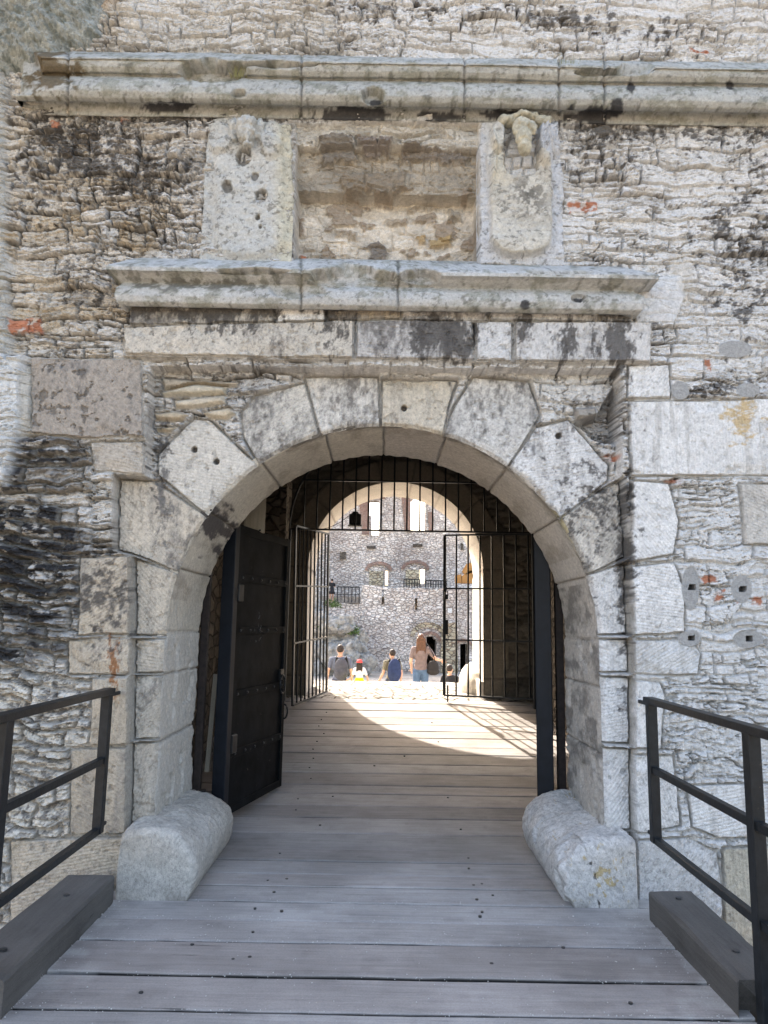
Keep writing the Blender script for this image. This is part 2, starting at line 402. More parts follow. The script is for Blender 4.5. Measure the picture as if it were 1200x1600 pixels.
# chunky irregular dark boulders low on the left
k1, kid, kid2, kx_, kz_ = coursed(wx + .05 * w4 + .01 * (fbm(X * 20, Z * 20, 2, 24) - .5), wz + .045 * w3 + .09 * (fbm(X * 3.2, Z * 1.5, 2, 26) - .5), 23, .055, .125, .13, .36); k2 = k1 * 2 ; k1 = k1 * 0
kk = lowleft > .5
k2 = np.clip((k2 / 2 - en * 1.3) / .014 * .2, 0, 1); e = np.where(kk, k2, e); dzs = np.where(kk, kz_, dzs); rid = np.where(kk, kid, rid); rid2 = np.where(kk, kid2, rid2)
rw = ss(420, 760, px)
smear = np.clip((fbm(X * 1.9, Z * 3.2, 5, 31, .6) - .40 + .13 * rw + .10 * rw * ss(700, 1000, py)) * 5, 0, 1) * (1 - .6 * left) * (1 - lowleft)
jn = ss(0.03, .26, e)
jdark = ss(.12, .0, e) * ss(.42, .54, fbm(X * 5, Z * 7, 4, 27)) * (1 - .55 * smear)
rough1 = fbm(wx * 7, wz * 22, 5, 41, .6)
t = fbm(wx * 1.7 + 3, wz * 8.5, 5, 51, .55)
saw = (t * 9) % 1.0
H = jn * (.018 + .046 * (rid - .30)) * (1 - .50 * smear) - .022 * jdark + .014 * (rough1 - .5) + .015 * smear
H += .007 * (saw ** 1.5 - .5) * (.55 + .6 * (1 - lowleft)) * (1 - .6 * smear * rw)
lm = ss(.36, .6, fbm(X * 2.2, Z * 4, 3, 55)); la = .5 + rid
q_ = wz / .052 + 2.6 * fbm(wx * 2.4, wz * 5, 4, 57) + 4 * (rid - .5); fr = q_ - np.floor(q_)
H += .013 * (ss(0, .10, fr) * (1 - fr) - .35) * lm * la * (1 - .75 * smear * rw)
q2 = wz / .021 + 2.4 * fbm(wx * 5.5, wz * 9, 4, 58) + 3 * rid2; fr2 = q2 - np.floor(q2); lm2 = ss(.45, .62, fbm(X * 5, Z * 7, 3, 59)) * (1 - .8 * smear * rw)
H += .011 * (ss(0, .16, fr2) * (1 - fr2) - .35) * lm2
H += -(dzs) * .30 * (rid2 - .25) * (1 - kk) * (1 - .5 * smear) + dxs * .10 * (rid - .5) * (1 - kk)
H += .015 * (fbm(X * 30, Z * 42, 4, 61, .6) - .5)
cn = fbm(wx * 2.6 + 9, wz * 10, 4, 71); cm = ss(.45, .62, fbm(X * 1.9, Z * 2.4, 3, 81))
crev = np.exp(-((cn - .5) / .011) ** 2) * cm
H -= .040 * crev
cn2 = fbm(wx * 5 + 9, wz * 17, 4, 91); cr2 = np.exp(-((cn2 - .47) / .016) ** 2) * ss(.4, .6, fbm(X * 3, Z * 3, 3, 95))
H -= .026 * cr2
H += .03 * (fbm(X * .9, Z * 1.2, 3, 99) - .5)
c1_, c2_, ci, cj, cdx, cdz = voro(wx / .055 + 2, wz / .026, 33, 1.0)
d1_, d2_, di, dj_, ddx, ddz = voro(wx / .026 + 2, wz / .015, 34, 1.0)
facet = .015 * (ci - .5) + .014 * cdx * (cj - .5) - .016 * cdz * (ci - .2) + .006 * (di - .5) - .007 * ddz * dj_ - .006 * ss(.12, 0, c2_ - c1_)
H += facet * (.75 - .5 * smear * rw)
H = np.where(kk, facet * 1.2 + ss(.02, .2, e) * (.034 + .05 * (rid - .3)) + .018 * (rough1 - .5) + .018 * (fbm(X * 16, Z * 24, 5, 62, .65) - .5) + .028 * (ss(0, .12, fr) * (1 - fr) - .35) * la - dzs * .25 * (rid2 - .3), H)

tone = rid2
C = np.zeros(X.shape + (3,))
white = np.array((.68, .675, .66)); grey = np.array((.50, .485, .455)); beige = np.array((.50, .435, .335)); tan = np.array((.46, .37, .25))
C[:] = white
C = C * (1 - tone[..., None] * .28)
yl = np.clip(left * 1.3 * ss(560, 470, py) * ss(150, 330, py), 0, 1)
C = mixc(C, beige, np.clip(left * .85, 0, 1) * (.3 + .6 * tone) * (1 - lowleft))
C = mixc(C, tan, yl * ss(.35, .7, tone) * .75)
warm = ss(.42, .66, fbm(X * 1.2 + 5, Z * 1.5, 4, 105))
C = mixc(C, (.60, .56, .49), warm * (.6 - .35 * rw))
mort = (1 - jn)
C = mixc(C, (.50, .475, .43), mort * (1 - lowleft) * .7)
llb = lowleft * ss(980, 1080, py); C = mixc(C, np.array((.62, .58, .50)), llb * jn * .8); C = mixc(C, (.46, .42, .36), mort * lowleft)
C *= (0.80 + .42 * fbm(X * 12, Z * 16, 5, 111, .65))[..., None]
dirt_shade = np.clip(crev + .8 * cr2 + (1.0 - .7 * smear * rw) * (fr > .93) * lm * (fbm(X * 8, Z * 12, 3, 113) > .45) + .7 * (fr2 > .88) * lm2 * (fbm(X * 11, Z * 14, 3, 114) > .5), 0, 1)
C = mixc(C, (.17, .155, .13), dirt_shade * .55)  # crevice shade and dirt painted dark along cracks and under ledges
C = mixc(C, (.10, .09, .08), jdark * .85 * (1 - lowleft))  # joint lines darkened in the colour for their shade and dirt
fk = ss(.575, .63, fbm(wx * 26, wz * 62, 4, 117, .66)) * ss(.40, .56, fbm(X * 2.1 + 4, Z * 2.6, 4, 118)) ; C = mixc(C, (.13, .125, .12), fk * .8); H -= .007 * fk
lich = ss(.57, .68, fbm(wx * 10, wz * 22, 5, 115, .68)); C = mixc(C, (.27, .26, .24), lich * .6 * (1 - .7 * rw))
C = mixc(C, (.68, .675, .655), smear * (.25 + .5 * rw))

def stain(cx, cy, rx, ry, s=1.0, col=(.075, .07, .066), seed=0, sx=14, sz=9, hard=5.):
    global C
    g = np.exp(-(((px - cx) / rx) ** 2 + ((py - cy) / ry) ** 2) * .9)
    nz = .55 * fbm(wx * sx + seed, wz * sz * 2 + seed * 3, 5, 200 + seed, .68) + .45 * fbm(wx * sx * 2.6, wz * sz * 4.4, 4, 230 + seed, .7)
    m = np.clip((g * .62 * s + (nz - .5) * 2.6 - .30) * hard * .8, 0, 1) * .86
    m = np.where(g > .03, m, 0)
    C = mixc(C, col, m)

for a in [(130, 240, 110, 70, .95), (225, 285, 70, 45, .9), (90, 215, 60, 35, .8), (300, 185, 130, 16, .9), (1120, 205, 150, 26, .9), (1150, 360, 60, 90, .62), (1170, 440, 50, 120, .6),
          (950, 205, 60, 28, 1.1), (600, 22, 90, 16, .7), (860, 30, 120, 18, .7), (1010, 60, 100, 20, .6), (960, 260, 70, 16, .7), (1120, 610, 70, 14, .9), (430, 190, 60, 12, 1.), (1000, 480, 30, 60, .5), (280, 470, 120, 20, .9)]:
    stain(*a, seed=int(a[0]) % 37)
# black weathered boulders
dk = lowleft * ss(660, 700, py) * ss(1080, 990, py) * ss(170, 110, px)
H = np.where(kk, H * (1 - .35 * ss(980, 1080, py)), H)
db = np.clip((ss(.3, .62, fbm(wx * 2.2, wz * 4.5, 4, 121)) * 1.1 + (kid - .5) * .9 + .35), 0, 1) * dk * jn
flick = ss(.56, .63, fbm(wx * 9, wz * 26, 5, 131, .62))
C = mixc(C, (.035, .034, .035), np.clip(db * 1.6, 0, 1) * (1 - .8 * flick))
C = mixc(C, (.17, .165, .15), lowleft * mort * dk * .8)

lab = np.zeros(X.shape, int); names = {}
def sub(poly, pad=14):
    xs_ = [p[0] for p in poly]; ys_ = [p[1] for p in poly]
    return np.nonzero((px > min(xs_) - pad) & (px < max(xs_) + pad) & (py > min(ys_) - pad) & (py < max(ys_) + pad))
wob1 = (fbm(X * 6, Z * 6, 4, 141) - .5) * 9; wob2 = (fbm(X * 6 + 50, Z * 6, 4, 151) - .5) * 9
def region(poly, h, col, blend=6., amt=1.0, k=.5, wob=1.):
    """flatten an area (mortar / plaster / niche back)"""
    i = sub(poly); d = sdpoly(px[i] + wob1[i] * wob, py[i] + wob2[i] * wob, poly)
    m = ss(blend / 2, -blend / 2, d) * amt
    H[i] = H[i] * (1 - m) + (h + H[i] * k) * m
    if col is not None: C[i] = C[i] * (1 - m[:, None]) + (np.array(col) * (.8 + .4 * fbm(X[i] * 14, Z[i] * 14, 4, 161))[:, None]) * m[:, None]
bid = [0]
def block(name, poly, h, col, seed=None, joint=.009, tool=.3, wob=.45, pits=.5, stains=0., parent='gate', warmth=0.):
    global lab
    bid[0] += 1; s = bid[0]
    i = sub(poly); x = X[i]; z = Z[i]
    d = sdpoly(px[i] + wob1[i] * wob, py[i] + wob2[i] * wob, poly) / 256.
    ed = .016 * (fbm(x * 24, z * 24, 3, 300 + s) ** 2)
    m = ss(.002, -.004, d + ed * .55)
    hh = h + .006 * (fbm(x * 5, z * 5, 4, 310 + s) - .5) + .0045 * (fbm(x * 45, z * 45, 3, 320 + s) - .5)
    hh = hh + tool * .004 * np.sin((x * math.cos(s * .7) + z * math.sin(s * .7)) * 330 + 6 * fbm(x * 8, z * 8, 3, 330 + s))
    pitm = ss(.66, .74, fbm(x * 26, z * 26, 3, 340 + s)) * pits
    hh = hh - .012 * pitm - .010 * np.exp(-(np.minimum(d, 0) / .004) ** 2)
    chip = ss(.60, .68, fbm(x * 4 + s, z * 4, 4, 345 + s)) * ss(-.09, -.01, d)
    hh = hh - .014 * chip
    jm = ss(joint + .006, joint * .4, np.abs(d)) * (1 - m)
    H[i] = H[i] * (1 - jm) + (h - .020 - .015 * fbm(x * 14, z * 14, 3, 347 + s)) * jm
    H[i] = H[i] * (1 - m) + hh * m
    c = np.array(col)[None, :] * (.86 + .28 * fbm(x * 6, z * 6, 5, 350 + s, .6))[:, None]
    if warmth: c = c * (1 - warmth * .5 * ss(.4, .7, fbm(x * 2, z * 2, 3, 360 + s)))[:, None] + np.array((.5, .38, .22)) * (warmth * .5 * ss(.4, .7, fbm(x * 2, z * 2, 3, 360 + s)))[:, None]
    c = c * (1 - .45 * pitm[:, None])
    if stains:
        nz = .5 * fbm(x * 16, z * 7, 5, 370 + s, .68) + .5 * fbm(x * 46, z * 26, 4, 375 + s, .7); nz = (nz - .5) * 1.5 + .5; big_ = fbm(x * 2.5, z * 1.6, 3, 380 + s)
        sm = np.clip((nz * .62 + big_ * .5 - .70 + stains * .34) * 4.5, 0, 1) * .85
        c = c * (1 - sm[:, None]) + np.array((.13, .122, .115)) * (.35 + 1.3 * fbm(x * 40, z * 50, 4, 385 + s, .7))[:, None] * sm[:, None]
    nzf = ss(.58, .68, fbm(x * 62 + 9, z * 70, 4, 390 + s, .7)) * (.12 + .38 * ((s * 37) % 10) / 10)
    run = ss(.52, .68, fbm(x * 22, z * 1.6, 4, 395 + s, .6)) * ((s * 53) % 10) / 10 * .45; c = c * (1 - run[:, None]) + np.array((.30, .28, .25)) * run[:, None]       # speckled lichen
    c = c * (1 - nzf[:, None]) + np.array((.17, .165, .155)) * nzf[:, None]
    C[i] = C[i] * (1 - np.maximum(m, 0)[:, None]) + c * m[:, None]
    jc = jm[:, None] * .75
    C[i] = C[i] * (1 - jc) + np.array((.33, .31, .27)) * jc
    lab[i] = np.where(m > .5, s, lab[i]); names[s] = name

WH = (.74, .735, .715); PB = (.60, .56, .49); PG = (.60, .59, .57); TN = (.46, .40, .315)
# plaster and rock at the left edge
region([(-250, 90), (12, 90), (14, 330), (20, 560), (-250, 560)], .05, (.42, .42, .39), 14)
region([(-250, 560), (45, 560), (55, 640), (40, 690), (20, 760), (-250, 760)], .09, (.58, .59, .58), 16)
region([(40, 590), (60, 565), (55, 680), (40, 690)], .02, (.5, .48, .43), 6)
region([(110, 85), (200, -10), (130, -40), (60, 60)], .04, (.42, .33, .24), 14)
region([(180, 80), (520, 85), (520, 40), (330, -20), (200, -10)], .03, (.58, .57, .54), 24, .7)
# recessed arch panel
rp = [(236, 574), (966, 580), (987, 1500), (196, 1500)]
i = sub(rp); d = sdpoly(px[i], py[i] + wob2[i] * .3, rp); m = ss(1.2, -1.2, d)
dep = .105 - .055 * ss(700, 1250, py[i]); H[i] -= dep * m
HR = -.09
region([(981, 585), (990, 585), (995, 1500), (985, 1500)], -.02, (.48, .46, .43), 2, 1, .1, .1)
region([(203, 745), (209, 745), (203, 1500), (196, 1500)], -.02, (.46, .42, .36), 2, 1, .1, .1)
# niche
def niche(poly, depth, col, k=.6, wob=.6):
    i = sub(poly); d = sdpoly(px[i] + wob1[i] * wob, py[i] + wob2[i] * wob, poly); m = ss(2, -2, d)
    H[i] = H[i] * (1 - m) + (H[i] * k - depth) * m
    if col is not None:
        c = np.array(col) * (.75 + .5 * fbm(X[i] * 10, Z[i] * 13, 5, 171, .6))[:, None]; m = (m * .85)[:, None]
        C[i] = C[i] * (1 - m) + c * m
niche([(463, 196), (747, 196), (749, 416), (461, 424)], .02, (.50, .47, .41))
niche([(463, 228), (747, 232), (749, 416), (461, 424)], .07, (.33, .285, .22))
niche([(463, 290), (745, 300), (747, 416), (461, 424)], .115, (.66, .60, .51), .9)
nm_ = (px > 463) & (px < 747) & (py > 196) & (py < 418)
nf_ = fbm(wx * 9, wz * 13, 5, 175, .62); C[nm_] = C[nm_] * (.62 + .8 * nf_[nm_])[:, None]; H += .045 * (nf_ - .5) * nm_
pt_ = ss(.60, .66, fbm(wx * 8 + 3, wz * 12, 4, 176)) * nm_ * (py > 285); C = mixc(C, (.28, .22, .16), pt_ * .8); H += .02 * pt_
for q, cc in (([(495, 212), (552, 210), (556, 248), (500, 250)], (.2, .18, .155)), ([(556, 214), (610, 212), (612, 236), (560, 238)], (.2, .17, .15)), ([(625, 225), (735, 232), (732, 252), (628, 246)], (.21, .18, .15)),
              ([(530, 262), (640, 258), (640, 292), (540, 296)], (.24, .2, .15)), ([(648, 345), (668, 342), (668, 362), (650, 364)], (.42, .28, .12)), ([(672, 350), (715, 345), (718, 362), (676, 366)], (.42, .3, .14)),
              ([(565, 365), (590, 352), (612, 372), (600, 392), (575, 388)], (.16, .14, .12)), ([(466, 388), (502, 395), (500, 406), (466, 402)], (.33, .27, .2)), ([(600, 318), (640, 316), (640, 330), (604, 332)], (.35, .29, .22)), ([(700, 310), (725, 308), (728, 328), (704, 330)], (.3, .26, .2)), ([(520, 335), (556, 340), (554, 352), (522, 350)], (.38, .32, .25)), ([(636, 300), (690, 306), (684, 316), (640, 312)], (.34, .28, .2))):
    i = sub(q); d = sdpoly(px[i] + wob1[i] * 1.6 + 16 * (fbm(X[i] * 22, Z[i] * 22, 4, 173) - .5), py[i] + wob2[i] * 1.4 + 14 * (fbm(X[i] * 22 + 5, Z[i] * 22, 4, 174) - .5), q); m = ss(1, -5, d); H[i] += .034 * m; C[i] = C[i] * (1 - m[:, None] * .85) + np.array(cc) * m[:, None] * .85
region([(462, 412), (600, 400), (750, 412), (750, 424), (462, 426)], .02, (.52, .5, .46), 6)
# bricks and brick scraps
for q in ([(15, 500), (64, 497), (66, 520), (18, 524)], [(885, 318), (930, 320), (932, 334), (885, 336)], [(558, 410), (588, 409), (588, 418), (556, 418)], [(463, 392), (476, 398), (478, 418), (462, 416)], [(944, 704), (970, 706), (970, 718), (946, 714)],
          [(1088, 902), (1110, 898), (1116, 910), (1096, 914)], [(1112, 926), (1128, 922), (1126, 938), (1114, 940)], [(1138, 924), (1150, 922), (1160, 938), (1146, 942)], [(1172, 936), (1186, 934), (1184, 946), (1172, 946)],
          [(1100, 560), (1110, 562), (1108, 584), (1100, 580)], [(1036, 750), (1066, 751), (1064, 757), (1036, 757)], [(188, 184), (204, 186), (202, 192), (190, 192)], [(1075, 83), (1110, 84), (1108, 89), (1076, 88)], [(80, 192), (98, 194), (96, 202), (82, 202)]):
    i = sub(q); d = sdpoly(px[i] + wob1[i] * 1.1 + 10 * (fbm(X[i] * 30, Z[i] * 30, 3, 183) - .5), py[i] + wob2[i] * 1.1 + 8 * (fbm(X[i] * 30 + 7, Z[i] * 30, 3, 184) - .5), q); m = ss(1.5, -1.5, d)
    H[i] = H[i] * (1 - m) + (.02 + H[i] * .4 - .09 * ((py[i] > 690) & (px[i] < 975))) * m
    cc = np.array((.44, .19, .115)) * (.6 + .8 * fbm(X[i] * 25, Z[i] * 25, 4, 181))[:, None]; m = m * (1 - .8 * ss(.54, .6, fbm(X[i] * 20, Z[i] * 26, 4, 185, .6)))
    C[i] = C[i] * (1 - m[:, None]) + cc * m[:, None]

# left quoins and jamb
block('quoin_block', [(55, 563), (222, 566), (228, 686), (200, 684), (150, 688), (54, 680)], .055, (.37, .33, .285), pits=.9, stains=.35)
block('quoin_block', [(144, 694), (226, 692), (225, 742), (150, 738)], .035, (.48, .44, .38))
for i_, q in enumerate([[(128, 872), (203, 868), (203, 990), (124, 992)], [(110, 1000), (203, 996), (204, 1052), (110, 1054)], [(146, 1060), (203, 1058), (202, 1160), (142, 1164)],
          [(114, 1170), (200, 1166), (198, 1300), (112, 1302)], [(20, 1310), (194, 1306), (196, 1440), (20, 1480)]]):
    block('quoin_block', q, .03 + .004 * (i_ % 3), (.50, .45, .375), warmth=.4, stains=.25 if i_ in (0, 3) else .05)
# right quoins
for i_, (q, c) in enumerate([([(978, 575), (1043, 572), (1044, 624), (978, 624)], WH), ([(981, 630), (1200, 626), (1420, 626), (1420, 742), (1200, 744), (984, 744)], (.73, .725, .705)),
          ([(985, 752), (1042, 756), (1058, 815), (1050, 866), (986, 878)], WH), ([(986, 886), (1050, 878), (1066, 925), (1066, 988), (988, 992)], WH), ([(988, 1000), (1075, 998), (1092, 1022), (1088, 1054), (990, 1052)], (.63, .63, .615)),
          ([(990, 1062), (1030, 1066), (1036, 1085), (1030, 1170), (990, 1168)], WH), ([(990, 1178), (1050, 1182), (1056, 1230), (1058, 1288), (1000, 1300), (990, 1296)], WH), ([(1152, 758), (1420, 756), (1420, 852), (1160, 852)], (.56, .535, .49)),
          ([(1072, 1226), (1200, 1222), (1420, 1222), (1420, 1306), (1120, 1306), (1078, 1290)], WH), ([(992, 1312), (1070, 1306), (1118, 1330), (1128, 1420), (1100, 1500), (994, 1500)], (.60, .60, .59)), ([(1126, 1322), (1420, 1318), (1420, 1520), (1130, 1520)], (.52, .48, .39))]):
    block('quoin_block', q, .035 + .003 * (i_ % 2), c, stains=.0, pits=.35)
# voussoirs and jamb stones in the recess
V = [([(180, 746), (233, 748), (322, 806), (290, 840), (270, 893), (212, 866), (178, 856)], (.58, .52, .43), .25), ([(296, 648), (322, 650), (380, 706), (402, 724), (350, 765), (322, 806), (240, 738), (240, 706)], (.62, .59, .53), .1),
     ([(371, 640), (395, 612), (474, 592), (504, 690), (440, 720), (402, 724), (376, 676)], (.61, .585, .53), .55), ([(474, 582), (590, 582), (594, 676), (540, 678), (504, 690)], (.65, .63, .585), .45),
     ([(597, 586), (716, 588), (702, 630), (694, 682), (596, 672)], (.60, .55, .46), .15), ([(742, 582), (830, 590), (848, 642), (800, 724), (694, 680), (712, 628)], (.64, .63, .60), .35),
     ([(893, 650), (958, 722), (956, 746), (884, 806), (800, 724), (842, 662)], (.71, .705, .69), .2), ([(972, 748), (982, 868), (926, 896), (884, 806), (930, 772)], (.62, .58, .51), .12),
     ([(926, 896), (982, 880), (985, 990), (932, 992), (936, 950)], (.74, .73, .705), .05), ([(206, 872), (270, 895), (262, 950), (258, 994), (207, 992)], (.56, .50, .41), .3)]
for q, c, st in V: block('voussoir', q, HR, c, stains=st, wob=.25, joint=.012)
for q, c in [([(207, 1000), (262, 1000), (262, 1052), (207, 1052)], (.57, .51, .42)), ([(206, 1058), (262, 1058), (260, 1156), (205, 1156)], (.54, .49, .41)), ([(204, 1163), (260, 1163), (260, 1300), (200, 1300)], (.52, .47, .395)), ([(198, 1306), (260, 1306), (260, 1500), (190, 1500)], PB),
             ([(925, 1000), (985, 1000), (986, 1050), (925, 1052)], WH), ([(925, 1060), (987, 1060), (988, 1164), (925, 1162)], WH), ([(925, 1172), (988, 1172), (989, 1300), (925, 1300)], WH), ([(925, 1306), (990, 1306), (990, 1500), (925, 1500)], WH)]:
    block('jamb_stone', q, HR + .035 * min(1, max(0, (q[0][1] - 700) / 500)), c, wob=.2, joint=.010, stains=.08)
# flat stones filling the spandrels
for q, c in [([(246, 584), (370, 590), (368, 600), (250, 604)], TN), ([(244, 606), (300, 592), (352, 598), (350, 612), (250, 614)], (.55, .5, .4)), ([(266, 618), (345, 610), (350, 626), (300, 634), (268, 632)], (.56, .5, .4)), ([(234, 640), (270, 634), (292, 640), (280, 654), (236, 652)], (.5, .42, .31)),
             ([(236, 660), (275, 660), (262, 672), (238, 670)], (.52, .45, .34)), ([(310, 636), (352, 630), (366, 640), (350, 652), (320, 648)], (.53, .46, .35)), ([(900, 632), (938, 628), (944, 650), (904, 652)], (.33, .31, .28)), ([(925, 680), (970, 682), (968, 688), (928, 688)], WH)]:
    i = sub(q); d = sdpoly(px[i] + wob1[i] * .6, py[i] + wob2[i] * .6, q); m = ss(1, -7, d)
    H[i] = np.where(m > 0, -.10 + .05 * m + .01 * (fbm(X[i] * 20, Z[i] * 40, 3, 191) - .5), H[i]); C[i] = C[i] * (1 - ss(0, .4, m)[:, None]) + np.array(c) * (.85 + .3 * fbm(X[i] * 14, Z[i] * 20, 4, 195))[:, None] * ss(0, .4, m)[:, None]
# hole at the upper right of the arch
hq = [(900, 655), (942, 642), (962, 600), (972, 610), (972, 690), (936, 684)]
i = sub(hq); d = sdpoly(px[i] + wob1[i], py[i] + wob2[i], hq); m = ss(2, -5, d); H[i] -= .12 * m; C[i] = C[i] * (1 - .5 * m[:, None]) + np.array((.2, .19, .18)) * .5 * m[:, None]
# lintel and the band above it
for q, c, s_ in [([(200, 518), (330, 514), (440, 512), (552, 508), (552, 566), (400, 564), (200, 560)], (.57, .53, .46), .12), ([(558, 508), (735, 508), (738, 568), (557, 567)], (.55, .535, .51), .5), ([(743, 510), (796, 510), (797, 570), (742, 569)], (.64, .64, .63), .1),
                 ([(802, 510), (985, 510), (1012, 512), (1010, 572), (802, 571)], (.6, .59, .57), .4)]:
    block('lintel_block', q, .085, c, stains=s_, wob=.4, joint=.01)
for q, c, s_ in [([(208, 476), (430, 478), (432, 508), (205, 512)], (.5, .47, .41), .8), ([(434, 478), (508, 480), (510, 506), (436, 508)], WH, 0), ([(512, 482), (625, 482), (625, 504), (514, 506)], (.48, .41, .31), .65), ([(628, 484), (760, 484), (760, 506), (628, 506)], PG, .8),
                 ([(764, 486), (930, 486), (930, 507), (764, 506)], PG, .6), ([(934, 486), (985, 488), (985, 508), (934, 508)], PG, .95)]:
    block('frieze_block', q, .06, c, stains=s_, wob=.4, joint=.006)
region([(988, 440), (1062, 436), (1066, 470), (1050, 508), (990, 508)], .04, (.62, .62, .61), 4, 1, .15, .3)
region([(1040, 640 - 240), (1080, 400), (1080, 470), (1070, 480)], .02, (.56, .54, .5), 8)
for a in [(690, 535, 55, 34, 1.35), (958, 540, 28, 50, 1.5), (885, 540, 22, 40, 1.1), (355, 492, 110, 12, 1.2), (520, 500, 30, 40, .95), (225, 490, 28, 16, 1.5), (820, 520, 16, 40, 1.0), (345, 520, 60, 12, .8)]:
    stain(*a, seed=int(a[0]) % 31, sx=20, sz=5)
stain(180, 130 + 910, 9, 45, 1.2, (.30, .13, .05), 3, 30, 8)           # rust streak
stain(1156, 655, 22, 26, 1.3, (.55, .40, .20), 4, 14, 14)
stain(160, 930, 30, 60, 1.0, seed=6); stain(250, 690, 14, 60, .6, seed=7)
stain(250, 780, 12, 60, 1.0, (.16, .155, .15), 8, 22, 4)
stain(955, 790, 20, 40, .7, seed=9); stain(980, 850, 8, 200, 1.0, seed=10)
stain(915, 780, 60, 100, .55, seed=12)
# grey cement patches with sockets
for cx, cy, rx, ry in ((1076, 918, 14, 34), (1155, 920, 16, 22), (1075, 997, 18, 12), (1165, 998, 24, 14), (1145, 548, 26, 14), (1060, 612, 14, 14), (1165, 612, 20, 12)):
    g = ((px - cx) / rx) ** 2 + ((py - cy) / ry) ** 2 + wob1 * .06
    m = ss(1.15, .9, g); H = H * (1 - m) + .03 * m; C = mixc(C, (.36, .36, .35), m)
    if cy > 700:
        hm = (np.abs(px - cx - 2) < 5) & (np.abs(py - cy) < 4); H = np.where(hm, -.03, H); C[hm] = (.12, .12, .12)
for cx, cy in ((333, 716), (632, 631), (878, 675), (298, 697)):
    g = ((px - cx) / 5) ** 2 + ((py - cy) / 5) ** 2; m = ss(1.2, .5, g); H -= .035 * m; C = mixc(C, (.12, .11, .1), m)

# cut the arch opening: snap the rim to the true curve
dR = np.hypot(X - AX, Z - AZ); up = Z > AZ
XX = X.copy(); ZZ = Z.copy()
rim = AR + .006 * (fbm(X * 9, Z * 9, 3, 401) - .5)
near = up & (np.abs(dR - AR) < step * .72)
XX[near] = AX + (X[near] - AX) / dR[near] * AR; ZZ[near] = AZ + (Z[near] - AZ) / dR[near] * AR
inside = np.where(up, dR < AR - step * .72, np.abs(X - AX) < AR - .001)
inside &= Z > -5
edge = np.where(up, dR - AR, np.abs(X - AX) - AR)
erode = .022 * np.exp(-(np.maximum(edge, 0) / .012) ** 2) + .02 * ss(.55, .7, fbm(X * 7, Z * 7, 4, 411)) * np.exp(-(np.maximum(edge, 0) / .03) ** 2)
H = H - erode * (edge < .15)
Pt = np.stack([XX, YF - H, ZZ], -1)
cut = inside[:-1, :-1] | inside[1:, :-1] | inside[1:, 1:] | inside[:-1, 1:]
fl = lab[:-1, :-1]
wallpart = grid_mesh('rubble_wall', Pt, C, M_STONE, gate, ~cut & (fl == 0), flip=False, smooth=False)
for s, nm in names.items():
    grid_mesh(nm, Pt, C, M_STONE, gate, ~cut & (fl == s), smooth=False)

# soffit and jamb reveals
Yfr = 4.545; Ybk = 5.40
jz0 = -.1; na = 700
sj = np.arange(jz0, AZ, .009)
ang = np.linspace(math.pi, 0, 480)
pth = np.array([(AX - AR, z, -1, 0, z - AZ) for z in sj] + [(AX + AR * math.cos(a), AZ + AR * math.sin(a), math.cos(a), math.sin(a), (math.pi - a) * AR) for a in ang[1:-1]] + [(AX + AR, z, 1, 0, math.pi * AR + AZ - z) for z in sj[::-1]])
prof = [(.05, .022), (.03, .014), (.016, .006), (.010, .0), (.012, -.0)]
tY = np.array([.012, .014, .018, .026, .036] + list(np.linspace(.045, Ybk - Yfr, 90)) + [Ybk - Yfr + .004])
tR = np.array([.05, .024, .012, .004, .0] + [0] * 90 + [.12])
S = pth[:, 4][:, None] + 0 * tY[None]; T = tY[None] + 0 * S
jang = [162.7, 145.7, 126, 107, 90.4, 73, 53.9, 34.2, 16.8]
joints = [(math.pi - math.radians(a)) * AR for a in jang] + [0, math.pi * AR]
for yy in (1055, 1160, 1290): z_ = P(260, yy, 4.55)[2]; joints += [z_ - AZ, math.pi * AR + AZ - z_ + .03]
jd = np.full(S.shape, 9.)
sw = S + .010 * (fbm(S * 3, T * 6, 3, 421) - .5)
for j in joints: jd = np.minimum(jd, np.abs(sw - j))
cell = np.zeros(S.shape)
for j in sorted(joints): cell += (sw > j)
Hs = -.018 * np.exp(-(jd / .007) ** 2) + .012 * (fbm(S * 4, T * 4, 4, 431) - .5) + .008 * (fbm(S * 22, T * 30, 4, 441, .6) - .5) + .008 * (hsh(cell.astype(int), cell.astype(int), 4) - .5)
Hs += .005 * np.sin(T * 90 + S * 60 + 4 * fbm(S * 6, T * 6, 3, 451)) * .5
jamb = np.where((pth[:, 4] < 0) | (pth[:, 4] > math.pi * AR), 1., 0.)[:, None] + 0 * T
Hs -= .018 * ss(.58, .66, fbm(S * 5 + 3, T * 7, 4, 461)) * jamb
R_ = tR[None] * 1.0 - Hs * (tR[None] < .03)
Ps = np.stack([pth[:, 0][:, None] + pth[:, 2][:, None] * R_, Yfr + T, pth[:, 1][:, None] + pth[:, 3][:, None] * R_], -1)
rt = (S > math.pi * AR / 2)
Cs = np.where(rt[..., None], np.array((.54, .50, .445)), np.array((.58, .54, .46))) * (.82 + .35 * fbm(S * 3, T * 4, 5, 471, .6))[..., None]
Cs = mixc(Cs, (.56, .54, .50), (S < 0) * .6)
Cs = mixc(Cs, (.3, .26, .21), ss(.5, .7, fbm(S * 7, T * 3, 4, 481)) * .5 * (S > .2) * (S < 3.6))
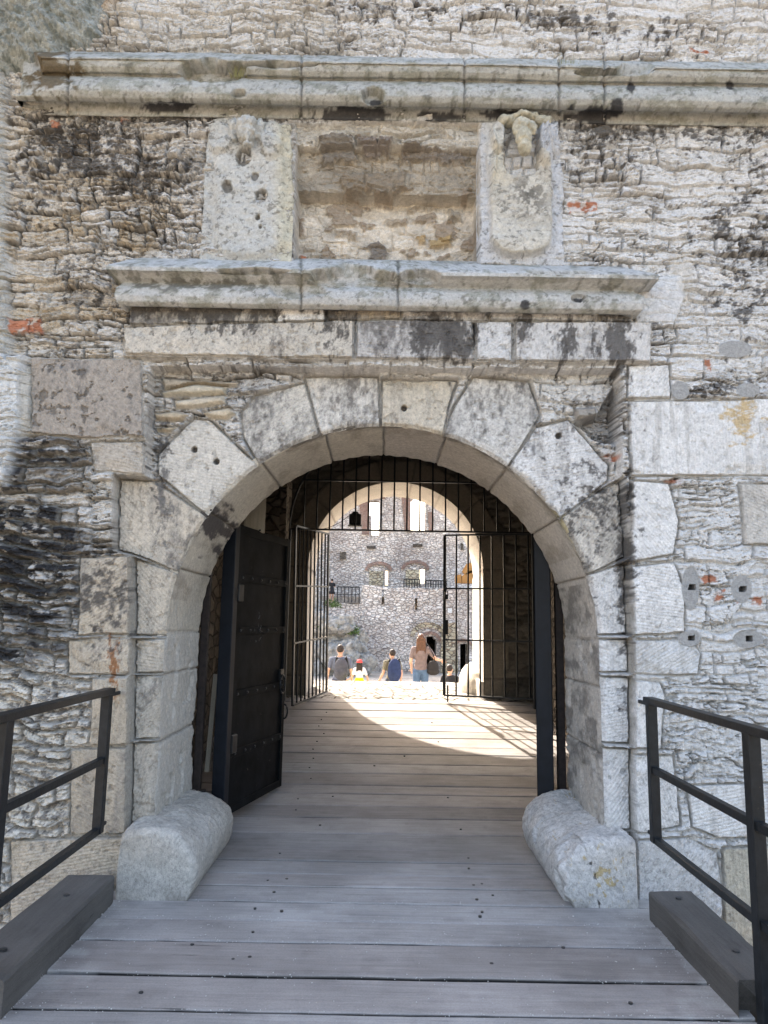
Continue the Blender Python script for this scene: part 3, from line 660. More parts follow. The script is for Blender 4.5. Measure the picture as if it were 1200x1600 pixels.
# dirty right jamb and the streaks at the left springing
Cs = mixc(Cs, (.22, .205, .185), np.clip((fbm(S * 9, T * 5, 5, 491, .65) - .42) * 5, 0, 1) * (S > math.pi * AR - .35) * .85)
Cs = mixc(Cs, (.1, .09, .085), np.clip((fbm(S * 12, T * 3, 5, 501, .65) * .9 + .4 * np.exp(-(((S - .72) / .2) ** 2)) - .74) * 8, 0, 1) * (S > .3) * (S < 1.2))
edg = np.exp(-(T / .07) ** 2) * ss(.42, .55, fbm(S * 6, T * 10, 4, 511)) * (S > 1.4) * (S < 3.9)
Cs = mixc(Cs, (.09, .085, .08), edg * .9)
yl_ = np.exp(-(((S - 3.45) / .18) ** 2)) * np.exp(-(T / .05) ** 2); Cs = mixc(Cs, (.5, .42, .2), yl_ * .7)
Cs = mixc(Cs, (.15, .14, .125), np.exp(-(jd / .006) ** 2) * .7)
grid_mesh('arch_soffit', Ps, Cs, M_STONE, gate, flip=True)

# swept cornices
def cornice(name, x0, x1, prof_, ends, chips, joints_, col, seed, dark=()):
    """prof_: list of (protrusion, photo row at x=600) bottom to top"""
    p_ = np.array([q[0] for q in prof_]); r_ = np.array([q[1] for q in prof_], float)
    tt = np.linspace(0, len(prof_) - 1, 90); pr = np.interp(tt, np.arange(len(p_)), p_); ro = np.interp(tt, np.arange(len(p_)), r_)
    zz = np.array([P(600, b, YF - a)[2] for a, b in zip(pr, ro)])
    xl, xr = ends
    n = int((x1 - x0) / .0085); u = np.linspace(0, 1, n)
    XL = x0 + xl * (pr.max() - pr); XR = x1 - xr * (pr.max() - pr)
    Xg = XL[None] + (XR - XL)[None] * u[:, None]; Zg = zz[None] + 0 * Xg; Pg = pr[None] + 0 * Xg
    fx, fy = proj(Xg, YF - Pg, Zg)
    wear = .020 * (fbm(Xg * 2.2, Zg * 9, 4, seed) - .5) + .010 * (fbm(Xg * 14, Zg * 18, 4, seed + 1, .6) - .5) + .004 * (fbm(Xg * 60, Zg * 60, 3, seed + 2) - .5)
    Pn = Pg + wear
    for (cx, cy, rx, ry, dpt) in chips:
        g = ((fx - cx) / rx) ** 2 + ((fy - cy) / ry) ** 2 + (fbm(Xg * 8, Zg * 8, 4, seed + 5) - .5) * 1.6
        m = ss(1.1, .75, g)
        Pn = Pn * (1 - m) + np.minimum(Pn, dpt + .05 * (fbm(Xg * 9, Zg * 14, 4, seed + 6) - .3)) * m
    Cg = np.array(col) * (.82 + .36 * fbm(Xg * 5, Zg * 14, 5, seed + 8, .62))[..., None]
    for j in joints_:
        dj = np.abs(fx - j + 3 * (fbm(Zg * 20, Zg * 3 + 0 * Xg, 2, seed + 9) - .5)); Pn -= .022 * np.exp(-(dj / 1.8) ** 2); Cg = mixc(Cg, (.2, .19, .17), np.exp(-(dj / 1.8) ** 2) * .8)
    nf = fbm(Xg * 13, Zg * 20, 5, seed + 11, .68)
    Cg = mixc(Cg, (.22, .225, .17), ss(.50, .62, nf) * .55)
    Cg = mixc(Cg, (.13, .13, .11), ss(.60, .68, fbm(Xg * 28, Zg * 36, 4, seed + 12, .7)) * .6)
    for (cx, cy, rx, ry, s_, dc) in dark:
        g = np.exp(-(((fx - cx) / rx) ** 2 + ((fy - cy) / ry) ** 2)); m = np.clip((g * s_ + (nf - .5) * 1.7 - .38) * 5, 0, 1) * (g > .05); Cg = mixc(Cg, dc, m * .93)
    Pn = np.maximum(Pn, -.03)
    Pn[0] = -.05; Pn[-1] = -.05; Pn[:, 0] = -.05; Pn[:, -1] = -.05
    Xg[0] = Xg[1]; Xg[-1] = Xg[-2]
    return grid_mesh(name, np.stack([Xg, YF - Pn, Zg], -1), Cg, M_STONE, gate, flip=False)
CG = (.43, .435, .41)
BK = (.045, .045, .05)
xl0 = P(22, 130, 4.3)[0]
cornice('upper_cornice', xl0, 3.6,
        [(-.05, 190), (.035, 189), (.04, 170), (.05, 167), (.11, 167), (.15, 160), (.175, 150), (.178, 140), (.16, 131), (.125, 127), (.118, 126), (.122, 124), (.15, 121), (.178, 112), (.188, 105), (.188, 101), (.20, 100), (.20, 97), (.08, 90), (-.05, 86)],
        (0, 0), [(325, 112, 56, 18, .07), (585, 150, 18, 13, .09), (30, 112, 32, 34, .07), (940, 112, 40, 6, .11), (372, 145, 12, 8, .10), (1000, 108, 30, 9, .12), (430, 100, 60, 5, .12)], (106, 471, 726, 874, 945), CG, 600,
        [(545, 180, 60, 12, 1.25, BK), (790, 182, 45, 10, 1.2, BK), (925, 182, 50, 12, 1.1, BK), (965, 170, 10, 12, 1.4, BK), (586, 155, 8, 10, 1.5, BK), (680, 182, 40, 9, 1.0, BK), (75, 110, 42, 40, 1.0, (.13, .10, .06)), (260, 168, 42, 8, 1.1, BK), (986, 135, 6, 6, 1.5, BK), (1140, 133, 7, 6, 1.5, BK)])
xa = P(163, 410, 4.22)[0]; xb = P(1034, 432, 4.22)[0]
cornice('lower_cornice', xa, xb,
        [(-.05, 487), (.06, 486), (.11, 485), (.148, 478), (.162, 467), (.155, 456), (.122, 450), (.115, 448), (.122, 446), (.15, 441), (.182, 434), (.205, 430), (.218, 429), (.22, 423), (.20, 420), (.08, 412), (-.05, 406)],
        (.7, 1.2), [(545, 432, 70, 18, .08), (460, 452, 46, 14, .10), (660, 432, 34, 12, .10), (400, 424, 60, 6, .12), (880, 424, 50, 4, .16), (905, 465, 14, 7, .10)], (622, 470), (.50, .505, .49), 640,
        [(820, 474, 6, 6, 1.9, BK), (905, 465, 10, 5, 1.0, BK), (300, 445, 120, 10, .6, (.2, .2, .18))])

# carved consoles either side of the niche
def console(poly, fn, seed, name='carved_console'):
    xs_ = [q[0] for q in poly]; ys_ = [q[1] for q in poly]
    a = P(min(xs_) - 4, max(ys_) + 4, YF); b = P(max(xs_) + 4, min(ys_) - 4, YF)
    gx, gz = np.meshgrid(np.arange(a[0], b[0], .0045), np.arange(a[2], b[2], .0045), indexing='ij')
    qx, qy = proj(gx, YF - .06, gz)
    wx_ = qx + (fbm(gx * 14, gz * 14, 4, seed) - .5) * 7; wy_ = qy + (fbm(gx * 14 + 9, gz * 14, 4, seed) - .5) * 7
    d = sdpoly(wx_, wy_, poly); m = ss(1.5, -2.5, d)
    h, c = fn(qx, qy, wx_, wy_, gx, gz)
    h = h + .030 * (fbm(gx * 8, gz * 10, 6, seed + 1, .62) - .5) + .009 * (fbm(gx * 50, gz * 50, 3, seed + 2) - .5)
    h = -.05 * (1 - m) + h * m
    c = c * (.82 + .36 * fbm(gx * 9, gz * 9, 5, seed + 3, .65))[..., None]
    sp = ss(.59, .66, fbm(gx * 34, gz * 40, 5, seed + 4, .7)) * .6; c = mixc(c, (.12, .115, .1), sp)
    return grid_mesh(name, np.stack([gx, YF - h, gz], -1), c, M_STONE, gate, flip=False)
def f_left(qx, qy, wx_, wy_, gx, gz):
    h = np.full(qx.shape, .042); c = np.zeros(qx.shape + (3,)) + np.array((.50, .50, .47))
    dd = np.hypot(np.maximum(np.abs(wx_ - 390) - 22, 0), np.maximum(np.abs(wy_ - 305) - 62, 0)) - 32
    h += .028 * ss(6, -6, dd)
    h += .03 * ss(1.1, .6, ((wx_ - 345) / 22) ** 2 + ((wy_ - 215) / 26) ** 2); h += .035 * ss(1.1, .5, ((wx_ - 425) / 20) ** 2 + ((wy_ - 220) / 34) ** 2)
    for x_, y_, r_, dp in ((356, 293, 8, .04), (409, 307, 9, .06), (404, 340, 4, .03), (381, 245, 12, .05), (407, 355, 3, .02), (398, 275, 6, .02)):
        g = ss(1.3, .6, ((wx_ - x_) / r_) ** 2 + ((wy_ - y_) / (r_ * 1.2)) ** 2); h -= dp * g; c = mixc(c, (.16, .15, .135), g * .8)
    c = mixc(c, (.56, .51, .36), ss(420, 445, qx) * .6)
    return h, c
def f_right(qx, qy, wx_, wy_, gx, gz):
    h = np.full(qx.shape, .042); c = np.zeros(qx.shape + (3,)) + np.array((.55, .56, .57))
    dd = np.hypot(np.maximum(np.abs(wx_ - 814) - 14, 0), np.maximum(np.abs(wy_ - 318) - 48, 0)) - 34     # tongue-shaped tablet
    t_ = ss(3, -3, dd); h += .05 * t_; c = mixc(c, (.56, .535, .47), t_)
    h += .05 * t_ * np.exp(-((qy - 385) / 20) ** 2) * .5
    pk = ss(3, -3, np.hypot(np.maximum(np.abs(wx_ - 814) - 10, 0), np.maximum(np.abs(wy_ - 238) - 22, 0)) - 16); h -= .09 * pk; c = mixc(c, (.36, .34, .30), pk * .8)
    for x_, y_, rx, ry, hh in ((778, 215, 12, 26, .06), (852, 225, 12, 42, .07), (768, 250, 8, 40, .03), (868, 215, 10, 26, .04)):
        g = ss(1.3, .4, ((wx_ - x_) / rx) ** 2 + ((wy_ - y_) / ry) ** 2); h += hh * g
    fold = np.sin(wx_ * .9 + wy_ * .25) * .008 * np.exp(-(((qx - 850) / 16) ** 2 + ((qy - 225) / 42) ** 2)); h += fold
    st = ss(.44, .56, fbm(gx * 22, gz * 22, 5, 702, .7)) * np.exp(-(((qx - 825) / 34) ** 2 + ((qy - 310) / 36) ** 2)); c = mixc(c, (.13, .12, .10), st * .9)
    c = mixc(c, (.58, .54, .43), np.exp(-(((qx - 776) / 16) ** 2 + ((qy - 240) / 60) ** 2)) * .8)
    return h, c
cl = console([(322, 186), (340, 180), (455, 190), (462, 412), (308, 410)], f_left, 680)
cr = console([(750, 186), (870, 180), (882, 260), (884, 416), (750, 412)], f_right, 700)
cl['label'] = 'worn console with a broken head and two holes'; cr['label'] = 'console with a tongue-shaped tablet under a skull-like head'
def head(cx, cy, parts, col, name, par, vox=.007):
    b = MB()
    for (dx, dy, dep, rx, ry, rz) in parts:
        c = P(cx + dx * 1.15, cy + dy * 1.15 + 3, YF - dep); b.ell(c, (rx * 1.22, ry * 1.2, rz * 1.22))
    o = b.fuse(name, None, None, vox, 1)
    me = o.data; n = len(me.vertices); co = np.zeros(n * 3, np.float32); me.vertices.foreach_get('co', co); co = co.reshape(-1, 3).astype(float)
    nn = (fbm(co[:, 0] * 26 + co[:, 1] * 9, co[:, 2] * 26, 4, 801) - .5) + .7 * (fbm(co[:, 0] * 75 + co[:, 1] * 40, co[:, 2] * 75, 3, 803) - .5); nrm = np.zeros(n * 3, np.float32); me.vertices.foreach_get('normal', nrm); nrm = nrm.reshape(-1, 3)
    co += nrm * (nn * .03)[:, None]; me.vertices.foreach_set('co', co.astype(np.float32).ravel())
    ca = me.color_attributes.new('Col', 'FLOAT_COLOR', 'POINT'); cc = np.ones((n, 4), np.float32)
    f = fbm(co[:, 0] * 30, co[:, 2] * 30, 4, 811); cc[:, :3] = np.array(col) * (.7 + .6 * f)[:, None]; ca.data.foreach_set('color', cc.ravel())
    me.materials.append(M_STONE); me.update(); o.parent = par; o.location = (0, 0, 0)
    return o
head(386, 205, [(0, 0, .10, .050, .055, .070), (0, -11, .11, .056, .055, .042), (0, 4, .15, .014, .02, .03), (0, 15, .14, .026, .02, .014), (-9, -3, .14, .016, .012, .012), (9, -3, .14, .016, .012, .012), (-17, -2, .06, .03, .04, .075), (18, 0, .06, .03, .04, .075)], (.48, .48, .45), 'worn_head', cl)
head(818, 205, [(0, -8, .12, .058, .05, .048), (0, 6, .14, .042, .045, .05), (1, 20, .15, .030, .04, .036), (-12, -4, .14, .018, .02, .026), (13, -4, .14, .018, .02, .026), (-24, -16, .08, .05, .04, .026), (27, -16, .08, .05, .04, .026), (0, -21, .08, .09, .05, .022)], (.50, .47, .37), 'skull_head', cr)

# guard stones at the foot of the jambs
def guard(side, lab_):
    n, m_ = 220, 300
    s = np.linspace(0, 1, n); tt = np.linspace(0, 1, m_)
    S_, T_ = np.meshgrid(s, tt, indexing='ij')
    # cross section from the jamb side over the top round to the floor
    cs = [(1.43, -.12), (1.43, .36), (1.425, .46), (1.35, .468), (1.27, .46), (1.15, .44), (1.055, .375), (1.0, .28), (1.0, .18), (1.03, .10), (1.08, .04), (1.11, -.12)]
    cs = np.array(cs); k = np.linspace(0, len(cs) - 1, m_)
    from_ = np.arange(len(cs)); cx = np.interp(k, from_, cs[:, 0]); cz = np.interp(k, from_, cs[:, 1])
    ker = np.ones(25) / 25
    cx[12:-12] = np.convolve(cx, ker, 'same')[12:-12]; cz[12:-12] = np.convolve(cz, ker, 'same')[12:-12]
    y = np.concatenate([[4.29], 4.29 + .0 + .05 * (1 - np.cos(np.linspace(0, math.pi / 2, 12))), np.linspace(4.345, 5.36, n - 15), [5.38, 5.38]])
    shr = np.concatenate([[0.0], .90 + .10 * np.sin(np.linspace(0, math.pi / 2, 12)), np.ones(n - 15), [1, 0.0]])
    mx, mz = 1.25, -.12
    # front cap rings
    caps = 70
    yy = np.concatenate([np.full(caps, 4.29), y[1:]]); sh = np.concatenate([np.linspace(0, .89, caps), shr[1:]])
    Yg = yy[:, None] + 0 * cx[None]; Xg = mx + (cx - mx)[None] * sh[:, None]; Zg = mz + (cz - mz)[None] * sh[:, None]
    nx = (cx - mx)[None] / .3; nz_ = (cz - mz)[None] / .3
    dsp = .045 * (fbm(Yg * 3 + side, (Xg + Zg) * 3, 4, 901) - .5) + .012 * (fbm(Yg * 16 + Xg * 9, (Xg * .5 - Zg) * 16 + side * 3, 4, 911, .6) - .5) + .007 * (fbm(Yg * 50 + Xg * 30, Zg * 55 - Xg * 30, 3, 915) - .5)
    Xg = Xg + nx * dsp; Zg = Zg + nz_ * dsp; Yg = Yg - .018 * (fbm(Xg * 9, Zg * 9, 4, 921) - .5) * (np.arange(len(yy)) < caps)[:, None]
    if side > 0: bite = .03 * ss(.5, .62, fbm(Yg * 4, Zg * 4, 4, 925)); Xg = Xg + bite * (nx < -.4)
    base = np.array((.66, .645, .615)) if side > 0 else np.array((.55, .52, .465))
    ga = Xg + .7 * Yg; gb_ = Zg - .6 * Yg + .2 * Xg
    c = base * (.72 + .56 * fbm(ga * 5, gb_ * 7, 5, 931, .62))[..., None]
    sp = ss(.55, .66, fbm(ga * 80, gb_ * 80, 4, 941, .7)); c = mixc(c, (.22, .21, .195), sp * .38); gr_ = np.exp(-np.maximum(Zg - .1, 0) / .05) * ss(.35, .6, fbm(ga * 9, gb_ * 9, 4, 945)); c = mixc(c, (.24, .22, .19), gr_ * .55)
    if side > 0:
        ly = np.exp(-(((Zg - .26) / .09) ** 2 + ((Xg - 1.24) / .08) ** 2)) * (Yg < 4.4); c = mixc(c, (.50, .36, .13), np.clip((ly * .8 + (fbm(Xg * 38, Zg * 38, 5, 951, .7) - .5) * 3.0 - .62) * 5, 0, 1) * .75); pt = ss(.62, .68, fbm(Xg * 30, Zg * 30 + Yg * 20, 4, 955)) * .25; c = mixc(c, (.2, .19, .17), pt)
        gr = ss(.12, -.0, Zg) * (Yg < 4.4); c = mixc(c, (.3, .3, .3), gr * .5)
    o = grid_mesh('guard_stone', np.stack([Xg * side, Yg, Zg], -1), c, M_STONE, gate, flip=side < 0)
    o['label'] = lab_
guard(-1, 'rounded grey guard stone at the foot of the left jamb'); guard(1, 'rounded pale guard stone with orange lichen at the foot of the right jamb')

# body of the gatehouse: passage walls, vault, inner arch
def wallbox(name, lo, hi, m, parent=gate):
    b = MB(); b.box([(lo[k] + hi[k]) / 2 for k in range(3)], [hi[k] - lo[k] for k in range(3)])
    o = b.build(name, m, parent); o.location = -Vector(parent.location); return o
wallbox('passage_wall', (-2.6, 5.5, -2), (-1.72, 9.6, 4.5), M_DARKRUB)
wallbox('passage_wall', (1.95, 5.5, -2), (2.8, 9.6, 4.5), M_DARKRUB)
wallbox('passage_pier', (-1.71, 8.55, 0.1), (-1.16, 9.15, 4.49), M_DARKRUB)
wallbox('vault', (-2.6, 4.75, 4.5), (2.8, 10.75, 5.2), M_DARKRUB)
wallbox('side_mass', (-6.5, 4.75, -2.2), (-2.61, 10.7, 10.4), M_FAR)
wallbox('side_mass', (2.81, 4.75, -2.2), (6.5, 10.7, 10.4), M_FAR)
wallbox('upper_mass', (-2.6, 4.75, 5.21), (2.8, 10.7, 10.4), M_FAR)
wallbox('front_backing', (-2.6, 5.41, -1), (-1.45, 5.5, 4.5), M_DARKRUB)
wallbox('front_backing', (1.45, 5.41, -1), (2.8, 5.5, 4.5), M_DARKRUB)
# inner arch wall, with dressed ring
YI, YB2 = 9.62, 10.72
IC = P(618, 888, YI); IR = 1.135; IX, IZ = IC[0], IC[2]
gx, gz = np.meshgrid(np.arange(-2.6, 2.8, .018), np.arange(0.2, 4.6, .018), indexing='ij')
dr = np.hypot(gx - IX, gz - IZ); upm = gz > IZ; nearm = upm & (np.abs(dr - IR) < .0135)
GX = gx.copy(); GZ = gz.copy(); GX[nearm] = IX + (gx[nearm] - IX) / dr[nearm] * IR; GZ[nearm] = IZ + (gz[nearm] - IZ) / dr[nearm] * IR
colm = (~upm) & (np.abs(np.abs(gx - IX) - IR) < .0091); GX[colm] = IX + np.sign(gx[colm] - IX) * IR
ins = np.where(upm, dr < IR - .0135, np.abs(gx - IX) < IR - .0091)
cutm = ins[:-1, :-1] | ins[1:, :-1] | ins[1:, 1:] | ins[:-1, 1:]
ringd = np.where(upm, dr, np.abs(gx - IX)) - IR
ring = ss(.30, .285, ringd + .03 * np.sign(np.sin(gz * 9)) * (~upm))
v1_, v2_, vr_, vr2_, _, _ = voro(gx / .2 + .3 * fbm(gx * 5, gz * 5, 3, 1001), gz / .08, 1003)
hI = .02 * ss(.03, .3, v2_ - v1_) + .02 * (vr_ - .5)
aI = np.where(upm, np.arctan2(gz - IZ, gx - IX) / (math.pi / 9), 0); jI = np.where(upm, np.abs(aI - np.round(aI)) * IR * math.pi / 9, np.abs((gz - IZ) / .46 - np.round((gz - IZ) / .46)) * .46)
hI = hI * (1 - ring) + ring * (.03 - .012 * np.exp(-(jI / .012) ** 2))
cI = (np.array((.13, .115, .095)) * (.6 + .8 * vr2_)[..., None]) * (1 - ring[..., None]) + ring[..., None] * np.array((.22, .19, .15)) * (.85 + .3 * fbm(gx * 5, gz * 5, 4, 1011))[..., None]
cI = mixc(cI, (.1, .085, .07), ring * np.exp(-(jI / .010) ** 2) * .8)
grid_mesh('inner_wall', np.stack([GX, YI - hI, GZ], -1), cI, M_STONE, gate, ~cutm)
gb = np.stack([GX, YB2 + 0 * hI, GZ], -1)
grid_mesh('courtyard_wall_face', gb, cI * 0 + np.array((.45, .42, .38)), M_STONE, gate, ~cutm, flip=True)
a_ = np.concatenate([np.full(30, math.pi), np.linspace(math.pi, 0, 140), np.full(30, 0)])
zz_ = np.concatenate([np.linspace(.2, IZ, 30), np.zeros(140), np.linspace(IZ, .2, 30)]); sN = len(a_)
bx_ = IX + IR * np.cos(a_); bz_ = np.where(np.arange(sN) < 30, zz_, np.where(np.arange(sN) >= 170, zz_, IZ + IR * np.sin(a_)))
tY2 = np.linspace(0, YB2 - YI + .002, 40); S2 = np.concatenate([np.linspace(-1.7, 0, 30), np.linspace(0, math.pi * IR, 140), np.linspace(math.pi * IR, math.pi * IR + 1.7, 30)])
SS2, TT2 = np.meshgrid(S2, tY2, indexing='ij'); q2 = SS2 / (math.pi * IR / 9); j2 = np.abs(q2 - np.round(q2)) * .396
r2_ = .01 * np.exp(-(j2 / .012) ** 2) - .006 * (fbm(SS2 * 9, TT2 * 9, 4, 1021) - .5)
cc2 = np.array((.56, .52, .46)) * (.85 + .3 * fbm(SS2 * 4, TT2 * 4, 5, 1031))[..., None]; cc2 = mixc(cc2, (.2, .17, .14), np.exp(-(j2 / .010) ** 2) * .8)
grid_mesh('inner_soffit', np.stack([bx_[:, None] + np.cos(a_)[:, None] * r2_, YI - .028 + TT2 * 1.026, bz_[:, None] + np.sin(a_)[:, None] * r2_ * (np.abs(np.sin(a_)) > .01)[:, None]], -1), cc2, M_STONE, gate, flip=True)
b = MB(); c0 = P(742, 1070, 10.0)
b.ell((IX + IR - .02, 10.45, .80), (.20, .55, .30)); b.box((IX + IR + .1, 10.1, .75), (.3, 1.0, .3))
o = b.fuse('guard_stone', mat_plain('pale_guard_stone', (.52, .48, .42), .9, 0, .2, 8, .006), gate, .02, 3); o.location = -Vector(gate.location)

# rock above the cornice at the far left
gx, gz = np.meshgrid(np.arange(-4.4, -1.55, .009), np.arange(4.95, 7.2, .009), indexing='ij')
qx, qy = proj(gx, YF - .2, gz)
rkp = [(-900, -500), (190, -160), (165, -30), (150, 30), (95, 78), (40, 92), (0, 92), (-80, 120), (-900, 130)]
d = sdpoly(qx + 22 * (fbm(gx * 6, gz * 6, 4, 1101) - .5), qy + 22 * (fbm(gx * 6 + 4, gz * 6, 4, 1111) - .5), rkp)
hr = np.where(d < 0, .30 * (1 - np.exp(d / 38)), -.2) + .10 * (fbm(gx * 5, gz * 5, 5, 1121, .6) - .5) * (d < 0) + .11 * (fbm(gx * 16, gz * 16, 6, 1131, .68) - .5)
hr = np.where(d > 0, -.2, hr - .05)
cr_ = np.array((.33, .35, .33)) * (.6 + .8 * fbm(gx * 12, gz * 12, 5, 1141, .7))[..., None]; cr_ = mixc(cr_, (.13, .15, .13), ss(.5, .62, fbm(gx * 25, gz * 25, 5, 1151, .7)) * .7)
rk = grid_mesh('rock_outcrop', np.stack([gx, YF - hr, gz], -1), cr_, M_STONE, None, flip=False, origin=(-2.6, YF, 5), smooth=False)
props(rk, 'rough grey-green rock bulging out above the left end of the upper cornice', 'rock')

# ------------------------------------------------------------------ deck
def floorz(y):
    return float(np.interp(y, [0, 5.45, 6.0, 6.6, 9.38], [.1, .1, .135, .2, .675]))
rows = [1582, 1527, 1473, 1439, 1410, 1386.6, 1366, 1345, 1327, 1302, 1277, 1259, 1240, 1227, 1208, 1192.7, 1177, 1165.7, 1151.7, 1141, 1131.7, 1120.7, 1110, 1098, 1087]
def floorY(row):
    lo, hi = 1.5, 12.
    for _ in range(50):
        m = (lo + hi) / 2; r_ = float(proj(np.array(0.), np.array(m), np.array(floorz(m)))[1])
        if r_ > row: lo = m
        else: hi = m
    return lo
ys = [floorY(r) for r in rows]
near_ = []
y_ = ys[0]
while y_ > -3: y_ -= .28 + .03 * math.sin(y_ * 7); near_.append(y_)
bounds = near_[::-1] + ys
rng = random.Random(4)
allP = []; allC = []; masks = []
for a, b_ in zip(bounds[:-1], bounds[1:]):
    inside_ = a > 4.2
    x0, x1 = (-1.66, 1.64) if inside_ else (-1.53 + rng.uniform(-.02, .02), 1.50 + rng.uniform(-.02, .02))
    if a > 5.4: x0, x1 = -1.72, 1.95
    nx_ = 420 if a < 6 and a > 1.5 else 160
    U = np.linspace(x0, x1, nx_); w = b_ - a
    sd_ = rng.randint(0, 9999)
    g0 = .004 + .018 * (fbm(U * 2.3, 0 * U + sd_, 4, 3) ** 2) + .005 * (fbm(U * 14, 0 * U + sd_, 3, 5) ** 2); g1 = .003 + .010 * (fbm(U * 2.1, 0 * U + sd_ + 50, 4, 4) ** 2)
    yA = a + g0; yB = b_ - g1
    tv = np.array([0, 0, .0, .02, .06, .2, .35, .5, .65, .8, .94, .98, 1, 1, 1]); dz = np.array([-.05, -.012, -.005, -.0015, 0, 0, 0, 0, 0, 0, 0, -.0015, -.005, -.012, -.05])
    YY = yA[:, None] + (yB - yA)[:, None] * tv[None]
    tilt = rng.uniform(-.003, .003); off = rng.uniform(-.003, .003)
    ZZp = np.interp(YY, [0, 5.45, 6.0, 6.6, 9.38], [.1, .1, .135, .2, .675]) + dz[None] + off + tilt * (tv[None] - .5) * 2 + .003 * (fbm(U * 1.5, 0 * U + sd_, 3, 9)[:, None] - .5) - .004
    PP = np.stack([U[:, None] + 0 * YY, YY, ZZp], -1)
    g = rng.uniform(.82, 1.14); hue = rng.uniform(-.008, .012)
    cc = np.array((.315 + hue, .302, .290 - hue * .5)) * g
    CCp = np.zeros(PP.shape) + cc * (.88 + .24 * fbm(U[:, None] * 3 + sd_, YY * 12, 4, 7))[..., None]
    CCp[:, :2] = (.035, .033, .03); CCp[:, -2:] = (.035, .033, .03)  # board sides coloured near-black to stand in for shade in the gaps
    ft = ss(.62, .70, fbm(U[:, None] * 5 + sd_, YY * 40, 5, 6, .6)); CCp = mixc(CCp, (.12, .11, .105), ft * .18)
    wl = np.exp(-(U[:, None] / .7) ** 2) * .10; CCp = CCp * (1 + wl[..., None])
    if a < 4.9:    # pale dust near the deck edges
        ed_ = np.minimum(U[:, None] + 1.5, 1.48 - U[:, None]); dm = np.clip((fbm(U[:, None] * 9, YY * 14, 4, 8) - .42 + .30 * np.exp(-ed_ / .10) - .12) * 6, 0, 1) * ss(.5, .0, ed_); CCp = mixc(CCp, (.42, .41, .39), dm * .8)
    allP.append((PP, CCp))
deck_me = None
vcount = 0; vs_ = []; fs_ = []; cs_ = []
for PP, CCp in allP:
    nu, nv = PP.shape[:2]; idx = np.arange(nu * nv).reshape(nu, nv) + vcount
    q = np.stack([idx[:-1, :-1], idx[1:, :-1], idx[1:, 1:], idx[:-1, 1:]], -1).reshape(-1, 4); vs_.append(PP.reshape(-1, 3)); cs_.append(CCp.reshape(-1, 3)); fs_.append(q); vcount += nu * nv
co = np.concatenate(vs_); q = np.concatenate(fs_); cc = np.concatenate(cs_)
me = bpy.data.meshes.new('timber_deck'); me.vertices.add(len(co)); me.vertices.foreach_set('co', co.astype(np.float32).ravel()); me.loops.add(q.size); me.loops.foreach_set('vertex_index', q.astype(np.int32).ravel())
me.polygons.add(len(q)); me.polygons.foreach_set('loop_start', np.arange(0, q.size, 4, dtype=np.int32)); me.polygons.foreach_set('loop_total', np.full(len(q), 4, np.int32)); me.polygons.foreach_set('use_smooth', np.full(len(q), False))
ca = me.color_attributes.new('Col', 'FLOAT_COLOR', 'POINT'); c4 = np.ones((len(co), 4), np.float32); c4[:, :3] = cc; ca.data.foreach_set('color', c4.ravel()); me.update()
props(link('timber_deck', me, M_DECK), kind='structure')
b = MB()
for y0, y1 in ((-3, 4.3), (4.3, 5.45)): b.box((0, (y0 + y1) / 2, -.01), (2.8, y1 - y0, .08))
for y0, y1 in ((5.45, 6.0), (6.0, 6.6), (6.6, 9.38)):
    z0, z1 = floorz(y0) - .07, floorz(y1) - .07; b.prism([(-1.7, y0, z0), (-1.7, y1, z1), (-1.7, y1, z1 - .1), (-1.7, y0, z0 - .1)], (3.6, 0, 0))
props(b.build('deck_support', M_BEAM), kind='structure')
# nail heads and knots set in the boards
b = MB()
rk_ = random.Random(12)
for a, b_ in zip(bounds[:-1], bounds[1:]):
    if 2.4 < a < 8.8:
        for xx in (-.64, .60):
            if rk_.random() < .5:
                xq = xx + rk_.uniform(-.05, .05); yq = (a + b_) / 2 + rk_.uniform(-.03, .03); b.tube([(xq, yq, floorz(yq) - .01), (xq, yq, floorz(yq) + .001)], .0075, 8)
for (x_, y_) in ((390, 1498), (768, 1502), (440, 1425), (750, 1428), (448, 1375), (740, 1380), (428, 1396), (745, 1402), (632, 1180), (585, 1196), (220, 1556), (985, 1560), (300, 1480), (880, 1475), (500, 1290), (720, 1293), (520, 1245), (700, 1244)):
    r_ = floorY(y_); q = P(x_, y_, r_); b.tube([(q[0], q[1], floorz(q[1]) - .01), (q[0], q[1], floorz(q[1]) + .001)], .009, 10)
props(b.build('deck_screws', M_GREYI), kind='structure')
# grit along the deck edges
b = MB()
for k in range(1500):
    side = rng.choice((-1, 1)); e_ = abs(rng.gauss(0, .09)); y = rng.uniform(2.3, 4.3)
    if rng.random() < .45: x = side * 1.5 - side * e_
    else:
        x = rng.uniform(-1.45, 1.45); y = min(bounds, key=lambda v: abs(v - y)) + rng.gauss(0, .02) if rng.random() < .5 else y; x *= 1 - .25 * rng.random() ** 4
    s_ = rng.uniform(.001, .0028) * (1.4 if rng.random() < .06 else 1)
    b.box((x, y, floorz(y) + s_ * .3), (s_ * 2, s_ * 1.6, s_), Matrix.Rotation(rng.uniform(0, 3), 3, 'Z'), .6)
props(b.build('grit', mat_plain('limestone_grit', (.5, .49, .46), .9)), 'pale limestone grit lying along the edges and joints of the deck boards', 'grit', kind='stuff')

